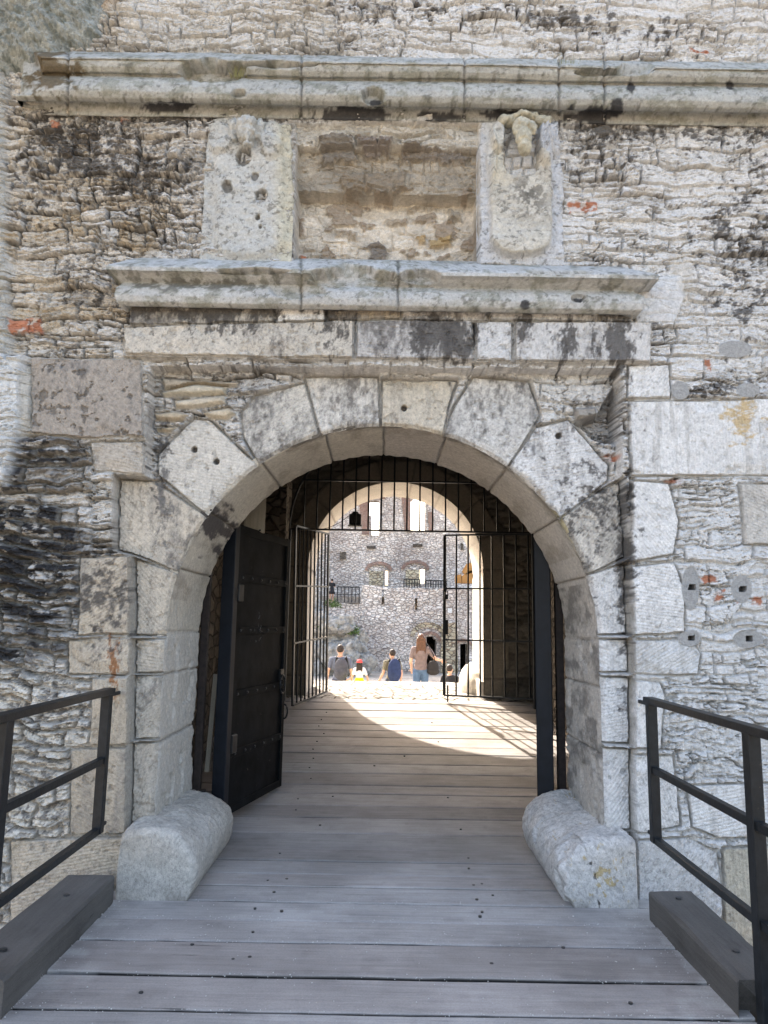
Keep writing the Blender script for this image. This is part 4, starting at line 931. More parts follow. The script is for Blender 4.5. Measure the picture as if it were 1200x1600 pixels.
# kerb beams
def kerb(x0, x1, y0, y1, label, s):
    xs_ = np.linspace(0, 1, 10); b = MB(); n = 40; ring = []
    prof_ = [(0, 0), (0, .5), (0, .94), (.04, 1), (.35, 1), (.7, 1), (.96, 1), (1, .94), (1, .5), (1, 0)]
    Yk = np.linspace(y0, y1, n); G = np.zeros((n, len(prof_), 3))
    for i_, y in enumerate(Yk):
        for j_, (u, v) in enumerate(prof_):
            nn = float(fbm(np.array(y * 3. + j_), np.array(s * 5. + j_ * .7), 3, 7)) - .5
            G[i_, j_] = (x0 + (x1 - x0) * u + nn * .012, y, +.02 + v * .215 + nn * .014)
    o = grid_mesh('kerb_beam', G, None, M_BEAM, None, origin=((x0 + x1) / 2, (y0 + y1) / 2, 0), flip=x1 < x0, smooth=False)
    bm = bmesh.new(); bm.from_mesh(o.data); be = [e for e in bm.edges if e.is_boundary]; bmesh.ops.holes_fill(bm, edges=be, sides=0); bmesh.ops.recalc_face_normals(bm, faces=bm.faces); bm.to_mesh(o.data); bm.free()
    for yb in np.arange(min(y0, y1) + .25, max(y0, y1), .62):
        bb = MB().tube([((x0 + x1) / 2 - o.location.x, yb - o.location.y, .23), ((x0 + x1) / 2 - o.location.x, yb - o.location.y, .243)], .016, 6).build('bolt_head', M_GREYI, o)
    props(o, label, 'beam', 'timber kerb beams along the deck edges')
kerb(1.425, 1.655, 3.16, 4.14, 'short dark timber kerb beam on the deck under the right railing', 1)
kerb(-1.42, -1.68, 3.06, 4.24, 'dark timber kerb beam on the deck under the left railing', 2)
kerb(1.60, 1.84, -2.0, 3.04, 'dark timber beam end in the bottom right corner outside the right railing post', 3)

# railings
def railing(side, X0, yw, label):
    t = empty('metal_railing', (X0, yw, 0)); props(t, label, 'railing', 'black metal railings on the bridge')
    L = yw + 2.0
    def pr(m_, nm, lb=None):
        o = m_.build(nm, M_BLACK, t, bevel=.003); o.location = -Vector(t.location)
        if lb: o['label'] = lb
    pr(MB().bar((X0, yw + .05, 1.205), (X0, -2, 1.205), .056, .034), 'top_rail')
    for z in (.84, .475): pr(MB().bar((X0, yw + .02, z), (X0, -2, z), .036, .036), 'rail')
    pr(MB().box((X0, yw - .0, .83), (.05, .05, .74)), 'post')
    y = yw - 1.12
    while y > -2:
        pr(MB().box((X0, y, .44), (.05, .06, 1.51)), 'post'); 
        pr(MB().bar((X0 + side * .03, y + .01, .42), (X0 + side * .32, y + .01, -.1), .03), 'brace'); y -= 1.5
    pr(MB().bar((X0 + side * .02, yw, .475), (X0 + side * .02, 4.36, .475), .02), 'wall_anchor'); pr(MB().bar((X0 + side * .01, yw, 1.18), (X0 + side * .01, 4.42, 1.18), .02), 'wall_anchor')
railing(1, P(1019, 1150, 4.2)[0], 4.2, 'black metal railing on the right side, in front of the white blocks')
railing(-1, P(163, 1150, 4.2)[0], 4.2, 'black metal railing on the left side, in front of the dark rubble')

# ------------------------------------------------------------------ iron doors of the gate
def door(side, label):
    hx, hy = (-1.13, 5.56) if side < 0 else (1.19, 5.52)
    ex, ey = P(443, 1000, 6.62)[0] if side < 0 else 1.47, 6.62
    d = Vector((ex - hx, ey - hy, 0)); L = d.length; t = empty('iron_door', (hx, hy, .215), math.atan2(d.y, d.x)); props(t, label, 'door', 'open iron doors of the gate')
    Ht = 2.12; sg = -1 if side < 0 else 1       # local: x along the leaf, y normal; +y faces outwards from passage on the left leaf
    f = -side
    n_ = 1 if side > 0 else -1
    MB().box((L / 2, 0, Ht / 2), (L, .03, Ht)).build('panel', M_DOOR, t, bevel=.002)
    MB().box((-.035, 0, Ht / 2 - .03), (.075, .10 if side < 0 else .115, Ht + .14)).build('hanging_stile', M_NAVY, t, bevel=.004)
    MB().box((.055, n_ * .022, Ht / 2), (.10, .018, Ht)).build('frame_strip', M_DOOR, t, bevel=.003)
    MB().box((L - .03, n_ * .022, Ht / 2), (.06, .016, Ht)).build('frame_strip', M_DOOR, t, bevel=.003)
    for z in (.03, .42, .85, 1.32, 1.72, Ht - .04):
        MB().box((L / 2, n_ * .024, z), (L - .10, .012, .055)).build('cross_band', M_DOOR, t, bevel=.002)
    r = MB()
    for z in (.42, .85, 1.32, 1.72):
        for k in range(6):
            r.ell((.12 + k * (L - .2) / 5, n_ * .032, z), (.011, .008, .011), 8, 6)
    r.build('rivets', M_GREYI, t, True)
    ringp = [(L - .10, n_ * .045 + .0 * a, .95 + .0) for a in range(1)]
    rr = MB(); rr.tube([(L - .10 + .055 * math.cos(a), n_ * .045, .86 + .075 * math.sin(a)) for a in np.linspace(0, 2 * math.pi, 20)[:-1]], .008, 8, True); rr.box((L - .10, n_ * .03, .94), (.07, .02, .09)); rr.build('ring_handle', M_BLACK, t)
    rr = MB(); rr.tube([(L + .0, n_ * .03 + .03 * math.cos(a), .62 + .06 * math.sin(a)) for a in np.linspace(0, 2 * math.pi, 16)[:-1]], .008, 8, True); rr.build('latch_loop', M_BLACK, t)
    for z in (.5, 1.6): MB().box((.06, n_ * .04, z), (.09, .03, .13)).build('hinge', M_BLACK, t, bevel=.006)
    if side < 0:
        s = MB(); rg = random.Random(8)
        for k in range(16):
            z = rg.uniform(1.22, 1.46); x = rg.uniform(.36, .55); s.bar((x, n_ * .034, z), (x + rg.uniform(-.012, .012), n_ * .034, z + rg.uniform(-.02, .02)), .0035, .002)
        s.build('chalk_scratches', mat_plain('chalk', (.12, .12, .12), .9), t)
    return t
door(-1, 'black riveted iron door leaf standing open on the left with ring handle'); door(1, 'blue-black iron door leaf seen edge-on against the right jamb')
for sx, lb in ((-1, 'brown iron hinge pole behind the left jamb'), (1, 'brown iron hinge pole behind the right jamb')):
    t = empty('hinge_pole', (sx * 1.30, 5.5, 0)); props(t, lb, 'pole', 'hinge poles of the gate')
    MB().box((0, 0, 1.15), (.055, .055, 2.3)).build('pole', M_RUSTP, t, bevel=.004)
    MB().tube([(-sx * .045, -.03, .2), (-sx * .045, -.03, .42)], .028, 12).build('hinge_barrel', M_RUSTP, t)
    MB().box((-sx * .045, -.03, .3), (.075, .07, .10)).build('hinge_block', M_RUSTP, t, bevel=.004)
o = MB().box((0, 0, .32), (.035, .02, .70)).build('wooden_batten', M_OLDW, bevel=.002); q = P(328, 1120, 5.62); o.location = (q[0], q[1], q[2] - .36); o.rotation_euler = (0, math.radians(2.5), 0)
props(o, 'pale thin wooden batten upright in the gap left of the iron door', 'batten')
t = empty('timber_board', P(398, 812, 6.0)); props(t, 'short grey-brown timber board under the arch above the left iron door', 'board')
MB().box((0, 0, .06), (.17, .04, .34)).build('plank', M_OLDW, t, bevel=.004); 
for dx in (-.05, .05): MB().ell((dx, -.022, -.09), (.009, .008, .009), 8, 6).build('bolt_head', M_BLACK, t)
o = wallbox('passage_post', (P(438, 800, 8.0)[0], 7.95, .45), (P(448, 800, 8.0)[0], 8.03, 4.4), M_OLDW)
o.data.materials[0] = M_DARKRUB

# ------------------------------------------------------------------ bar gates
YG = 9.0
zt = P(600, 829, YG)[2]
gxl = P(457, 900, 8.75)[0]
def leaf(hinge, ang_, W, z0, z1, nb, label, wb, tilt=0, extra=False):
    t = empty('barred_gate_leaf', hinge, ang_); props(t, label, 'gate', 'iron bar gate leaves'); t.rotation_euler = (0, tilt, ang_)
    h = z1 - z0; zb = z0 - hinge[2]
    def B(m_, nm, mm=M_BLACK): return m_.build(nm, mm, t)
    fr = MB(); fr.bar((0, 0, zb), (W, 0, zb), .035, .02); fr.bar((0, 0, zb + h), (W, 0, zb + h), .035, .02); fr.bar((0, 0, zb), (0, 0, zb + h), .035, .022); fr.bar((W, 0, zb), (W, 0, zb + h), .035, .022); B(fr, 'frame', M_GREYI if extra else M_BLACK)
    for k in range(1, nb):
        B(MB().tube([(W * k / nb, 0, zb + .01), (W * k / nb, 0, zb + h - .01)], .011, 8), 'bar')
    for v in (.34, .66):
        B(MB().bar((0, 0, zb + h * v), (W, 0, zb + h * v), .03, .018), 'cross_rail', M_GREYI if extra else M_BLACK)
    return t
hl = P(457, 1102, 8.72); fl_ = P(510, 1080, 9.95)
dl = Vector((fl_[0] - hl[0], fl_[1] - hl[1], 0)); 
leaf((hl[0], hl[1], hl[2]), math.atan2(dl.y, dl.x), dl.length, hl[2], P(461, 823, 8.72)[2], 9, 'tall iron bar gate leaf swung open on the left behind the iron door', 0, tilt=math.radians(-2.6), extra=True)
hr_ = P(868, 1092, 9.0); fr_ = P(694, 1082, 9.34); dr_ = Vector((fr_[0] - hr_[0], fr_[1] - hr_[1], 0))
zb_ = .745
rl = leaf((hr_[0], hr_[1], zb_), math.atan2(dr_.y, dr_.x), dr_.length, zb_, zt - .005, 9, 'nearly closed iron bar gate leaf on the right with padlock chain', 0)
MB().box((dr_.length - .02, -.02, .83), (.05, .04, .18)).build('lock_case', M_BLACK, rl, bevel=.003)
MB().tube([(dr_.length - .04, -.02, -.10), (dr_.length - .04, -.02, .12)], .011, 8).build('drop_bolt', M_BLACK, rl)
# padlock with chain hung on the right leaf
pk_ = P(697, 930, 9.3); t = empty('padlock', pk_); props(t, 'small black padlock on a chain at the free edge of the right bar gate leaf', 'padlock')
MB().box((0, 0, -.02), (.05, .03, .06)).build('body', M_BLACK, t, bevel=.005)
MB().tube([(-.018, 0, .01), (-.018, 0, .045), (0, 0, .06), (.018, 0, .045), (.018, 0, .01)], .005, 8).build('shackle', M_GREYI, t)
for k in range(6):
    z = .06 + k * .025; MB().tube([(.012 * math.cos(a) * (1 if k % 2 else .3), .012 * math.cos(a) * (.3 if k % 2 else 1), z + .018 * math.sin(a)) for a in np.linspace(0, 2 * math.pi, 11)[:-1]], .0035, 6, True).build('chain_link', M_BLACK, t)
# fixed lunette grille
t = empty('lunette_grille', (.32, YG, zt)); props(t, 'fixed iron bar grille filling the arch above the two bar gate leaves', 'grille')
lx0, lx1 = -1.16, 1.85; cxm = (lx0 + lx1) / 2 - .32; hw = (lx1 - lx0) / 2; LH = 1.42
def topz(x): return LH * math.sqrt(max(0, 1 - ((x - cxm) / hw) ** 2)) * .98 + .02
MB().bar((cxm - hw, 0, 0), (cxm + hw, 0, 0), .034, .02).build('transom', M_BLACK, t)
zu = P(600, 752, YG)[2] - zt
xw = hw * math.sqrt(1 - (zu / LH) ** 2); MB().bar((cxm - xw, 0, zu), (cxm + xw, 0, zu), .03, .02).build('upper_rail', M_BLACK, t)
MB().tube([(cxm + hw * math.cos(a), 0, LH * math.sin(a)) for a in np.linspace(0, math.pi, 40)], .016, 6).build('arched_frame', M_BLACK, t)
for pxb in np.arange(475.5, 860, 20.06):
    xb_ = P(pxb, 790, YG)[0] - .32; MB().tube([(xb_, 0, 0), (xb_, 0, topz(xb_))], .0105, 8).build('bar', M_BLACK, t)
MB().bar((lx0 - .32, .01, -2.05), (lx0 - .32, .01, 0), .05).build('gate_post', M_BLACK, t)
MB().bar((lx1 - .32, .01, -2.1), (lx1 - .32, .01, 0), .07).build('gate_post', M_BLACK, t)
# lamp and its cable
lp = P(555, 812, 9.2); t = empty('hanging_lamp', lp); props(t, 'small black box lantern hanging in the arch behind the grille', 'lamp')
MB().box((0, 0, 0), (.15, .12, .13)).build('housing', M_BLACK, t, bevel=.006); MB().box((0, 0, .085), (.10, .10, .03), None, .5).build('cap', M_BLACK, t); MB().box((0, 0, -.08), (.17, .14, .015)).build('rim', M_BLACK, t)
MB().tube([(0, 0, .09), (0, 0, P(555, 700, 9.2)[2] - lp[2])], .004, 6).build('stem', M_BLACK, t)
pts = [P(545, 806, 9.22), P(532, 816, 9.22), P(515, 824, 9.22), P(490, 830, 9.22), P(470, 830, 9.2)]
o = MB().tube([tuple(Vector(p) - Vector(pts[-1])) for p in pts], .004, 6).build('lamp_cable', M_BLACK); o.location = pts[-1]; props(o, 'thin black cable sagging left from the hanging lantern', 'cable')

# ------------------------------------------------------------------ threshold, courtyard ground, far ground
M_COB = mat_rubble('pale_cobbles', 6, [(.36, .35, .33), (.46, .45, .43), (.30, .29, .27)], (.15, .14, .12), .05, 1)
M_GND = mat_rubble('dusty_ground', 3, [(.4, .38, .33), (.48, .45, .4), (.36, .34, .3)], (.36, .33, .29), .02, 1)
gx, gy = np.meshgrid(np.linspace(-2.4, 2.6, 160), np.linspace(9.385, 13.2, 120), indexing='ij')
gzv = np.interp(gy, [9.38, 9.5, 10.6, 11.6, 13.2], [.66, .69, .71, .73, .45]) + .022 * (fbm(gx * 7, gy * 7, 4, 1201) - .5)
props(grid_mesh('threshold_paving', np.stack([gx, gy, gzv], -1), None, M_COB), kind='structure')
def hz(x, y):
    a = np.interp(y, [10.7, 11.7, 13.2, 16, 17, 18, 24, 48, 80, 400], [.70, .70, .40, -.15, -.27, -.62, -1.3, -1.5, -1.6, -2])
    return a
gx, gy = np.meshgrid(np.concatenate([np.linspace(-400, -10, 12), np.linspace(-9, 9, 120), np.linspace(10, 400, 12)]), np.concatenate([np.linspace(10.74, 22, 120), np.linspace(22.5, 60, 40), np.linspace(65, 400, 12)]), indexing='ij')
props(grid_mesh('courtyard_ground', np.stack([gx, gy, hz(gx, gy) - .03 + .04 * (fbm(gx * 2, gy * 2, 4, 1211) - .5)], -1), None, M_GND), kind='structure')
gx, gy = np.meshgrid(np.linspace(-400, 400, 60), np.concatenate([np.linspace(-400, -20, 20), np.linspace(-19, 10.8, 40)]), indexing='ij')
M_EARTH = mat_plain('dry_earth', (.25, .215, .165), .95, 0, .4, .6, .02)
props(grid_mesh('ground', np.stack([gx, gy, -2.1 + .15 * (fbm(gx * .3, gy * .3, 4, 1221) - .5)], -1), None, M_EARTH), kind='structure')

# ------------------------------------------------------------------ courtyard walls and ruin
def far_wall(name, Y, x0, x1, z0, topf, openings, m, cell, seed, label, cat, thick=1.0, amp=.12):
    """a rubble wall with real openings: list of (polygon in photo pixels)"""
    t = empty(name, ((x0 + x1) / 2, Y, z0)); props(t, label, cat)
    xs_ = np.arange(x0, x1, cell); n = int((max(topf(x) for x in xs_) - z0) / cell) + 1
    V_ = np.linspace(0, 1, n); Xg = xs_[:, None] + 0 * V_[None]; tp = np.array([topf(x) for x in xs_]); tp = tp + amp * 2 * (fbm(xs_ * 1.1, xs_ * 0, 4, seed) - .5)
    Zg = z0 + (tp[:, None] - z0) * V_[None]
    qx, qy = proj(Xg, Y, Zg); ins = np.zeros(Xg.shape, bool)
    for poly in openings: ins |= sdpoly(qx, qy, poly) < 0
    cut_ = ins[:-1, :-1] & ins[1:, :-1] & ins[1:, 1:] & ins[:-1, 1:]
    h = amp * (fbm(Xg * 1.3, Zg * 2.4, 4, seed + 1) - .5)
    f = np.stack([Xg, Y - h, Zg], -1); bk = np.stack([Xg, Y + thick + 0 * h, Zg], -1)
    org = t.location
    o = grid_mesh('stone_face', f, None, m, t, ~cut_); o.location = -Vector(org)
    if not openings or True:
        o = grid_mesh('rear_face', bk, None, m, t, ~cut_, flip=True); o.location = -Vector(org)
    cap = np.stack([f[:, -1], bk[:, -1]], 1); o = grid_mesh('wall_top', cap, None, m, t); o.location = -Vector(org)
    for e_ in (0, -1):
        sdp = np.stack([f[e_], bk[e_]], 0); o = grid_mesh('wall_end', sdp, None, m, t); o.location = -Vector(org)
    for poly in openings:          # reveals
        r = MB(); pts_ = [P(a, c, Y) for a, c in poly]; k = len(pts_); nb = len(r.v)
        r.v += [Vector(p) + Vector((0, -.03, 0)) for p in pts_] + [Vector((p[0], Y + thick, p[2])) for p in pts_]
        r.f += [(nb + i_, nb + (i_ + 1) % k, nb + k + (i_ + 1) % k, nb + k + i_) for i_ in range(k)]
        o = r.build('reveal', m, t); o.location = -Vector(org)
    return t
def archpoly(x0, x1, ytop, ybot, rise):
    c = (x0 + x1) / 2; r = (x1 - x0) / 2
    return [(x0, ybot), (x0, ytop + rise)] + [(c - r * math.cos(a), ytop + rise - rise * math.sin(a)) for a in np.linspace(0, math.pi, 9)[1:-1]] + [(x1, ytop + rise), (x1, ybot)]
Y1, Y2 = 50., 60.
zc = P(640, 917, Y1)[2]; ztr = P(540, 942, Y1)[2]; xst = P(563, 930, Y1)[0]
sl1 = [(594, 921), (601, 921), (601, 945), (594, 945)]; sl2 = [(646, 934), (653, 934), (653, 956), (646, 956)]
dr1 = archpoly(663, 682, 991, 1080, 9); dr2 = archpoly(716, 733, 1003, 1080, 6)
w = far_wall('courtyard_wall', Y1, P(470, 930, Y1)[0], 12, -2.5, lambda x: zc if x > xst else ztr, [sl1, sl2, dr1, dr2], M_FAR, .16, 1301, 'long rubble courtyard wall with arched doorways behind the visitors', 'wall', 1.2, .22)
for q, nm in ((dr1, 'doorway'), (dr2, 'doorway')):
    # dark room behind the doorway
    a = P(q[0][0] - 6, 960, Y1)[0]; c = P(q[-1][0] + 6, 960, Y1)[0]
    b = MB()
    zt_ = P(670, 985, Y1)[2]; b.box(((a + c) / 2, Y1 + 5, 0), (c - a, .2, 6)); b.box((a, Y1 + 3.1, 0), (.2, 3.7, 6)); b.box((c, Y1 + 3.1, 0), (.2, 3.7, 6)); b.box(((a + c) / 2, Y1 + 3.1, zt_ + .3), (c - a, 3.8, .2))
    o = b.build('doorway_chamber', M_DARKRUB, w); o.location = -Vector(w.location)
def archtrim(parent, x0, x1, ytop, rise, th, Y, m, nm='brick_arch'):
    c = (x0 + x1) / 2; r = (x1 - x0) / 2; b = MB(); N = 10
    for k in range(N):
        a0, a1 = math.pi * k / N, math.pi * (k + 1) / N
        pl = [(c - r * math.cos(a0), ytop + rise - rise * math.sin(a0)), (c - r * math.cos(a1), ytop + rise - rise * math.sin(a1)), (c - (r + th) * math.cos(a1), ytop + rise - (rise + th) * math.sin(a1)), (c - (r + th) * math.cos(a0), ytop + rise - (rise + th) * math.sin(a0))]
        b.prism([P(p[0], p[1], Y - .16) for p in pl], (0, .3, 0))
    o = b.build(nm, m, parent); o.location = -Vector(parent.location)
archtrim(w, 661, 684, 991, 10, 5, Y1, M_BRICK); archtrim(w, 714, 735, 1002, 7, 4, Y1, M_BRICK); archtrim(w, 648, 690, 979, 14, 7, Y1, M_FARW, 'relieving_arch')
def patch(parent, poly, Y, m, nm, th=.25):
    b = MB(); b.prism([P(a, c, Y - th) for a, c in poly], (0, th + .1, 0)); o = b.build(nm, m, parent); o.location = -Vector(parent.location)
patch(w, [(690, 975), (714, 972), (716, 1080), (688, 1080)], Y1, M_FARW, 'quoin_pier', .4)
ztop2 = P(620, 640, Y2)[2]
wb_ = far_wall('ruined_palace', Y2, -16, 18, 1.5, lambda x: ztop2, [archpoly(577, 595, 779, 838, 3), archpoly(641, 668, 774, 832, 6), archpoly(600, 608, 890, 915, 2), archpoly(656, 666, 886, 915, 2)], M_FAR, .2, 1331, 'tall roofless stone palace ruin with two rows of windows across the courtyard', 'ruin', .9, .2)
# embrasures and brick dressings
for (x0, x1, yt, yb, rise) in ((560, 577, 776, 835, 2), (627, 641, 772, 830, 2)):
    patch(wb_, [(x0, yt), (x1, yt), (x1, yb), (x0 + 6, yb)], Y2, M_BRICK, 'brick_reveal', .12)
for (x0, x1, yt, r_) in ((560, 597, 770, 9), (627, 668, 768, 8), (575, 608, 882, 9), (632, 666, 880, 9)):
    archtrim(wb_, x0, x1, yt, r_, 5, Y2, M_BRICK)
for (x0, x1, yt, yb) in ((577, 599, 892, 914), (634, 655, 890, 914)): patch(wb_, [(x0, yt), (x1, yt), (x1, yb), (x0, yb)], Y2, M_FARW, 'blocked_window', .1)
for (x0, x1, yt, yb) in ((531, 541, 862, 874), (573, 587, 853, 857), (645, 660, 850, 854), (720, 724, 849, 859)):
    patch(wb_, [(x0, yt), (x1, yt), (x1, yb), (x0, yb)], Y2, M_DARKRUB, 'dark_hole_patch', .16)  # dark slabs on the wall face imitate the shade inside holes
patch(wb_, [(669, 800), (676, 800), (676, 830), (670, 830)], Y2, M_BRICK, 'brick_strip', .05)
# terrace between wall and ruin
b = MB(); b.box((0, 55.6, zc - .9), (40, 8.7, .5)); props(b.build('upper_terrace', M_GND), kind='structure')
b = MB(); b.box((P(530, 940, 51)[0] - 3, 54.2, ztr - .3), (8.0, 6, .5)); props(b.build('lower_terrace', M_GND), kind='structure')
# far railings
def frail(x0, x1, yt, yb, Y, nb, label):
    a = P(x0, yb, Y); c = P(x1, yb, Y); hgt = P(x0, yt, Y)[2] - a[2]; t = empty('terrace_railing', a); props(t, label, 'railing', 'railings on the courtyard terraces'); W = c[0] - a[0]
    MB().bar((0, 0, hgt), (W, 0, hgt), .08).build('top_rail', M_BLACK, t); MB().bar((0, 0, hgt * .5), (W, 0, hgt * .5), .05).build('rail', M_BLACK, t)
    for k in range(nb + 1): MB().bar((W * k / nb, 0, 0), (W * k / nb, 0, hgt), .07 if k % 2 == 0 else .045).build('post', M_BLACK, t)
frail(527, 561, 917, 941, 50.3, 6, 'black railing on the lower terrace beside the distant person')
frail(631, 656, 905, 918, 52, 6, 'black railing below the right lower window of the ruin'); frail(665, 697, 907, 918, 51.5, 8, 'black railing on the wall top right of the lower windows')
# rock and shrubs at left
b = MB(); rg = random.Random(5)
for k in range(16):
    x = rg.uniform(470, 553); y_ = 955 + (x - 490) * .45 + rg.uniform(0, 60); q = P(x, y_, 46.5 + rg.uniform(-1.5, 1.5)); b.ell(q, (rg.uniform(.6, 1.5), rg.uniform(.8, 1.5), rg.uniform(.5, 1.2)), 12, 8)
for k in range(10): b.ell((P(480 + k * 7, 1000, 46)[0], 46.5, -1.2 + rg.uniform(0, 1.5)), (1.3, 1.4, 1.5), 12, 8)
o = b.fuse('rock_mound', None, None, .12, 1); me = o.data; n = len(me.vertices); co = np.zeros(n * 3, np.float32); me.vertices.foreach_get('co', co); co = co.reshape(-1, 3).astype(float)
co += ((fbm(co[:, 0] * 1.6, co[:, 2] * 1.9 + co[:, 1], 4, 1401, .6) - .5) * 1.3 + (fbm(co[:, 0] * 5, co[:, 2] * 6 + co[:, 1] * 3, 4, 1402, .6) - .5) * .6)[:, None] * np.array((.4, -1, .5)); me.vertices.foreach_set('co', co.astype(np.float32).ravel()); me.materials.append(M_FAR); me.update()
M_ROCKG = mat_plain('grey_rock', (.40, .39, .365), .95, 0, .6, 2.4, .25); me.materials[0] = M_ROCKG
props(o, 'grey rock mound at the left foot of the courtyard wall', 'rock')
def leafy(name, c, R, n, m, label, cat, s=.1, seed=0, grass=False):
    rg = random.Random(seed); vs__ = []; fs__ = []
    for k in range(n):
        a = rg.uniform(0, 6.28); r = R[0] * math.sqrt(rg.random()); p = Vector((r * math.cos(a), R[1] * math.sin(a) * rg.random(), R[2] * rg.random() ** 1.2 * (1 - .6 * (r / R[0]) ** 2)))
        if grass:
            p.z = 0; h = R[2] * rg.uniform(.4, 1); d = Vector((rg.uniform(-.5, .5), rg.uniform(-.6, .1), 1)) * h; w = Vector((s, 0, 0)); b0 = len(vs__); vs__ += [p - w, p + w, p + d]; fs__.append((b0, b0 + 1, b0 + 2)); continue
        u = Vector((rg.gauss(0, 1), rg.gauss(0, 1), rg.gauss(0, 1))).normalized(); v = u.orthogonal().normalized(); w = u.cross(v); l = s * rg.uniform(.6, 1.3)
        b0 = len(vs__); vs__ += [p, p + v * l * .5 + w * l * .3, p + v * l, p + v * l * .5 - w * l * .3]; fs__.append((b0, b0 + 1, b0 + 2, b0 + 3))
    me = bpy.data.meshes.new(name); me.from_pydata([tuple(v) for v in vs__], [], fs__); me.update(); o = link(name, me, m); o.location = c; return props(o, label, cat)
M_LEAF = mat_plain('shrub_leaves', (.09, .14, .045), .7, 0, .5, 3, 0); M_GRASS = mat_plain('dry_grass', (.22, .22, .10), .8, 0, .4, 9, 0)
leafy('shrub', P(534, 990, 45.2), (1.1, .6, .8), 1400, M_LEAF, 'low green shrub on the grey rock mound beside the bar gate', 'shrub', .13, 1)
leafy('shrub', P(519, 948, 46.2), (.6, .4, .5), 500, M_LEAF, 'small green bush below the distant person', 'shrub', .12, 2)
leafy('shrub', P(516, 984, 44.6), (.8, .5, .5), 500, M_LEAF, 'green bush half hidden by the left bar gate leaf', 'shrub', .13, 3)
for (x_, y_, r_, hh, n_, lb) in ((375, 122, .06, .13, 40, 'tuft of dry grass in the broken gap of the upper cornice'), (884, 118, .09, .16, 46, 'thin dry grass tuft on the upper cornice above the skull console'), (1040, 122, .05, .10, 24, 'small dry grass tuft on the upper cornice near the right edge')):
    leafy('grass_tuft', P(x_, y_, YF - .13), (r_, .03, hh), n_, M_GRASS, lb, 'grass', .0016, int(x_), True)
# brown timber roof corner and white plate
t = empty('timber_stair', P(722, 910, 52)); props(t, 'orange-brown timber stair with steps at the right edge of the courtyard', 'stair'); q0 = Vector(t.location)
for poly, th in (([(722, 893), (729, 881), (748, 876), (748, 892), (727, 898)], .3), ([(722, 900), (734, 892), (748, 888), (748, 911), (722, 911)], 1.0), ([(712, 899), (721, 897), (721, 911), (712, 911)], .6)):
    MB().prism([Vector(P(a, c, 52)) - q0 for a, c in poly], (0, th, 0)).build('boarding', M_BROWNW, t)
q = P(703, 954, 49.7); o = MB().box((0, 0, 0), (.28, .04, .3)).build('wall_plate_sign', mat_plain('white_plate', (.6, .6, .58), .5)); o.location = q; props(o, 'small blank white plate on the courtyard wall behind the bar gate lock', 'plate')

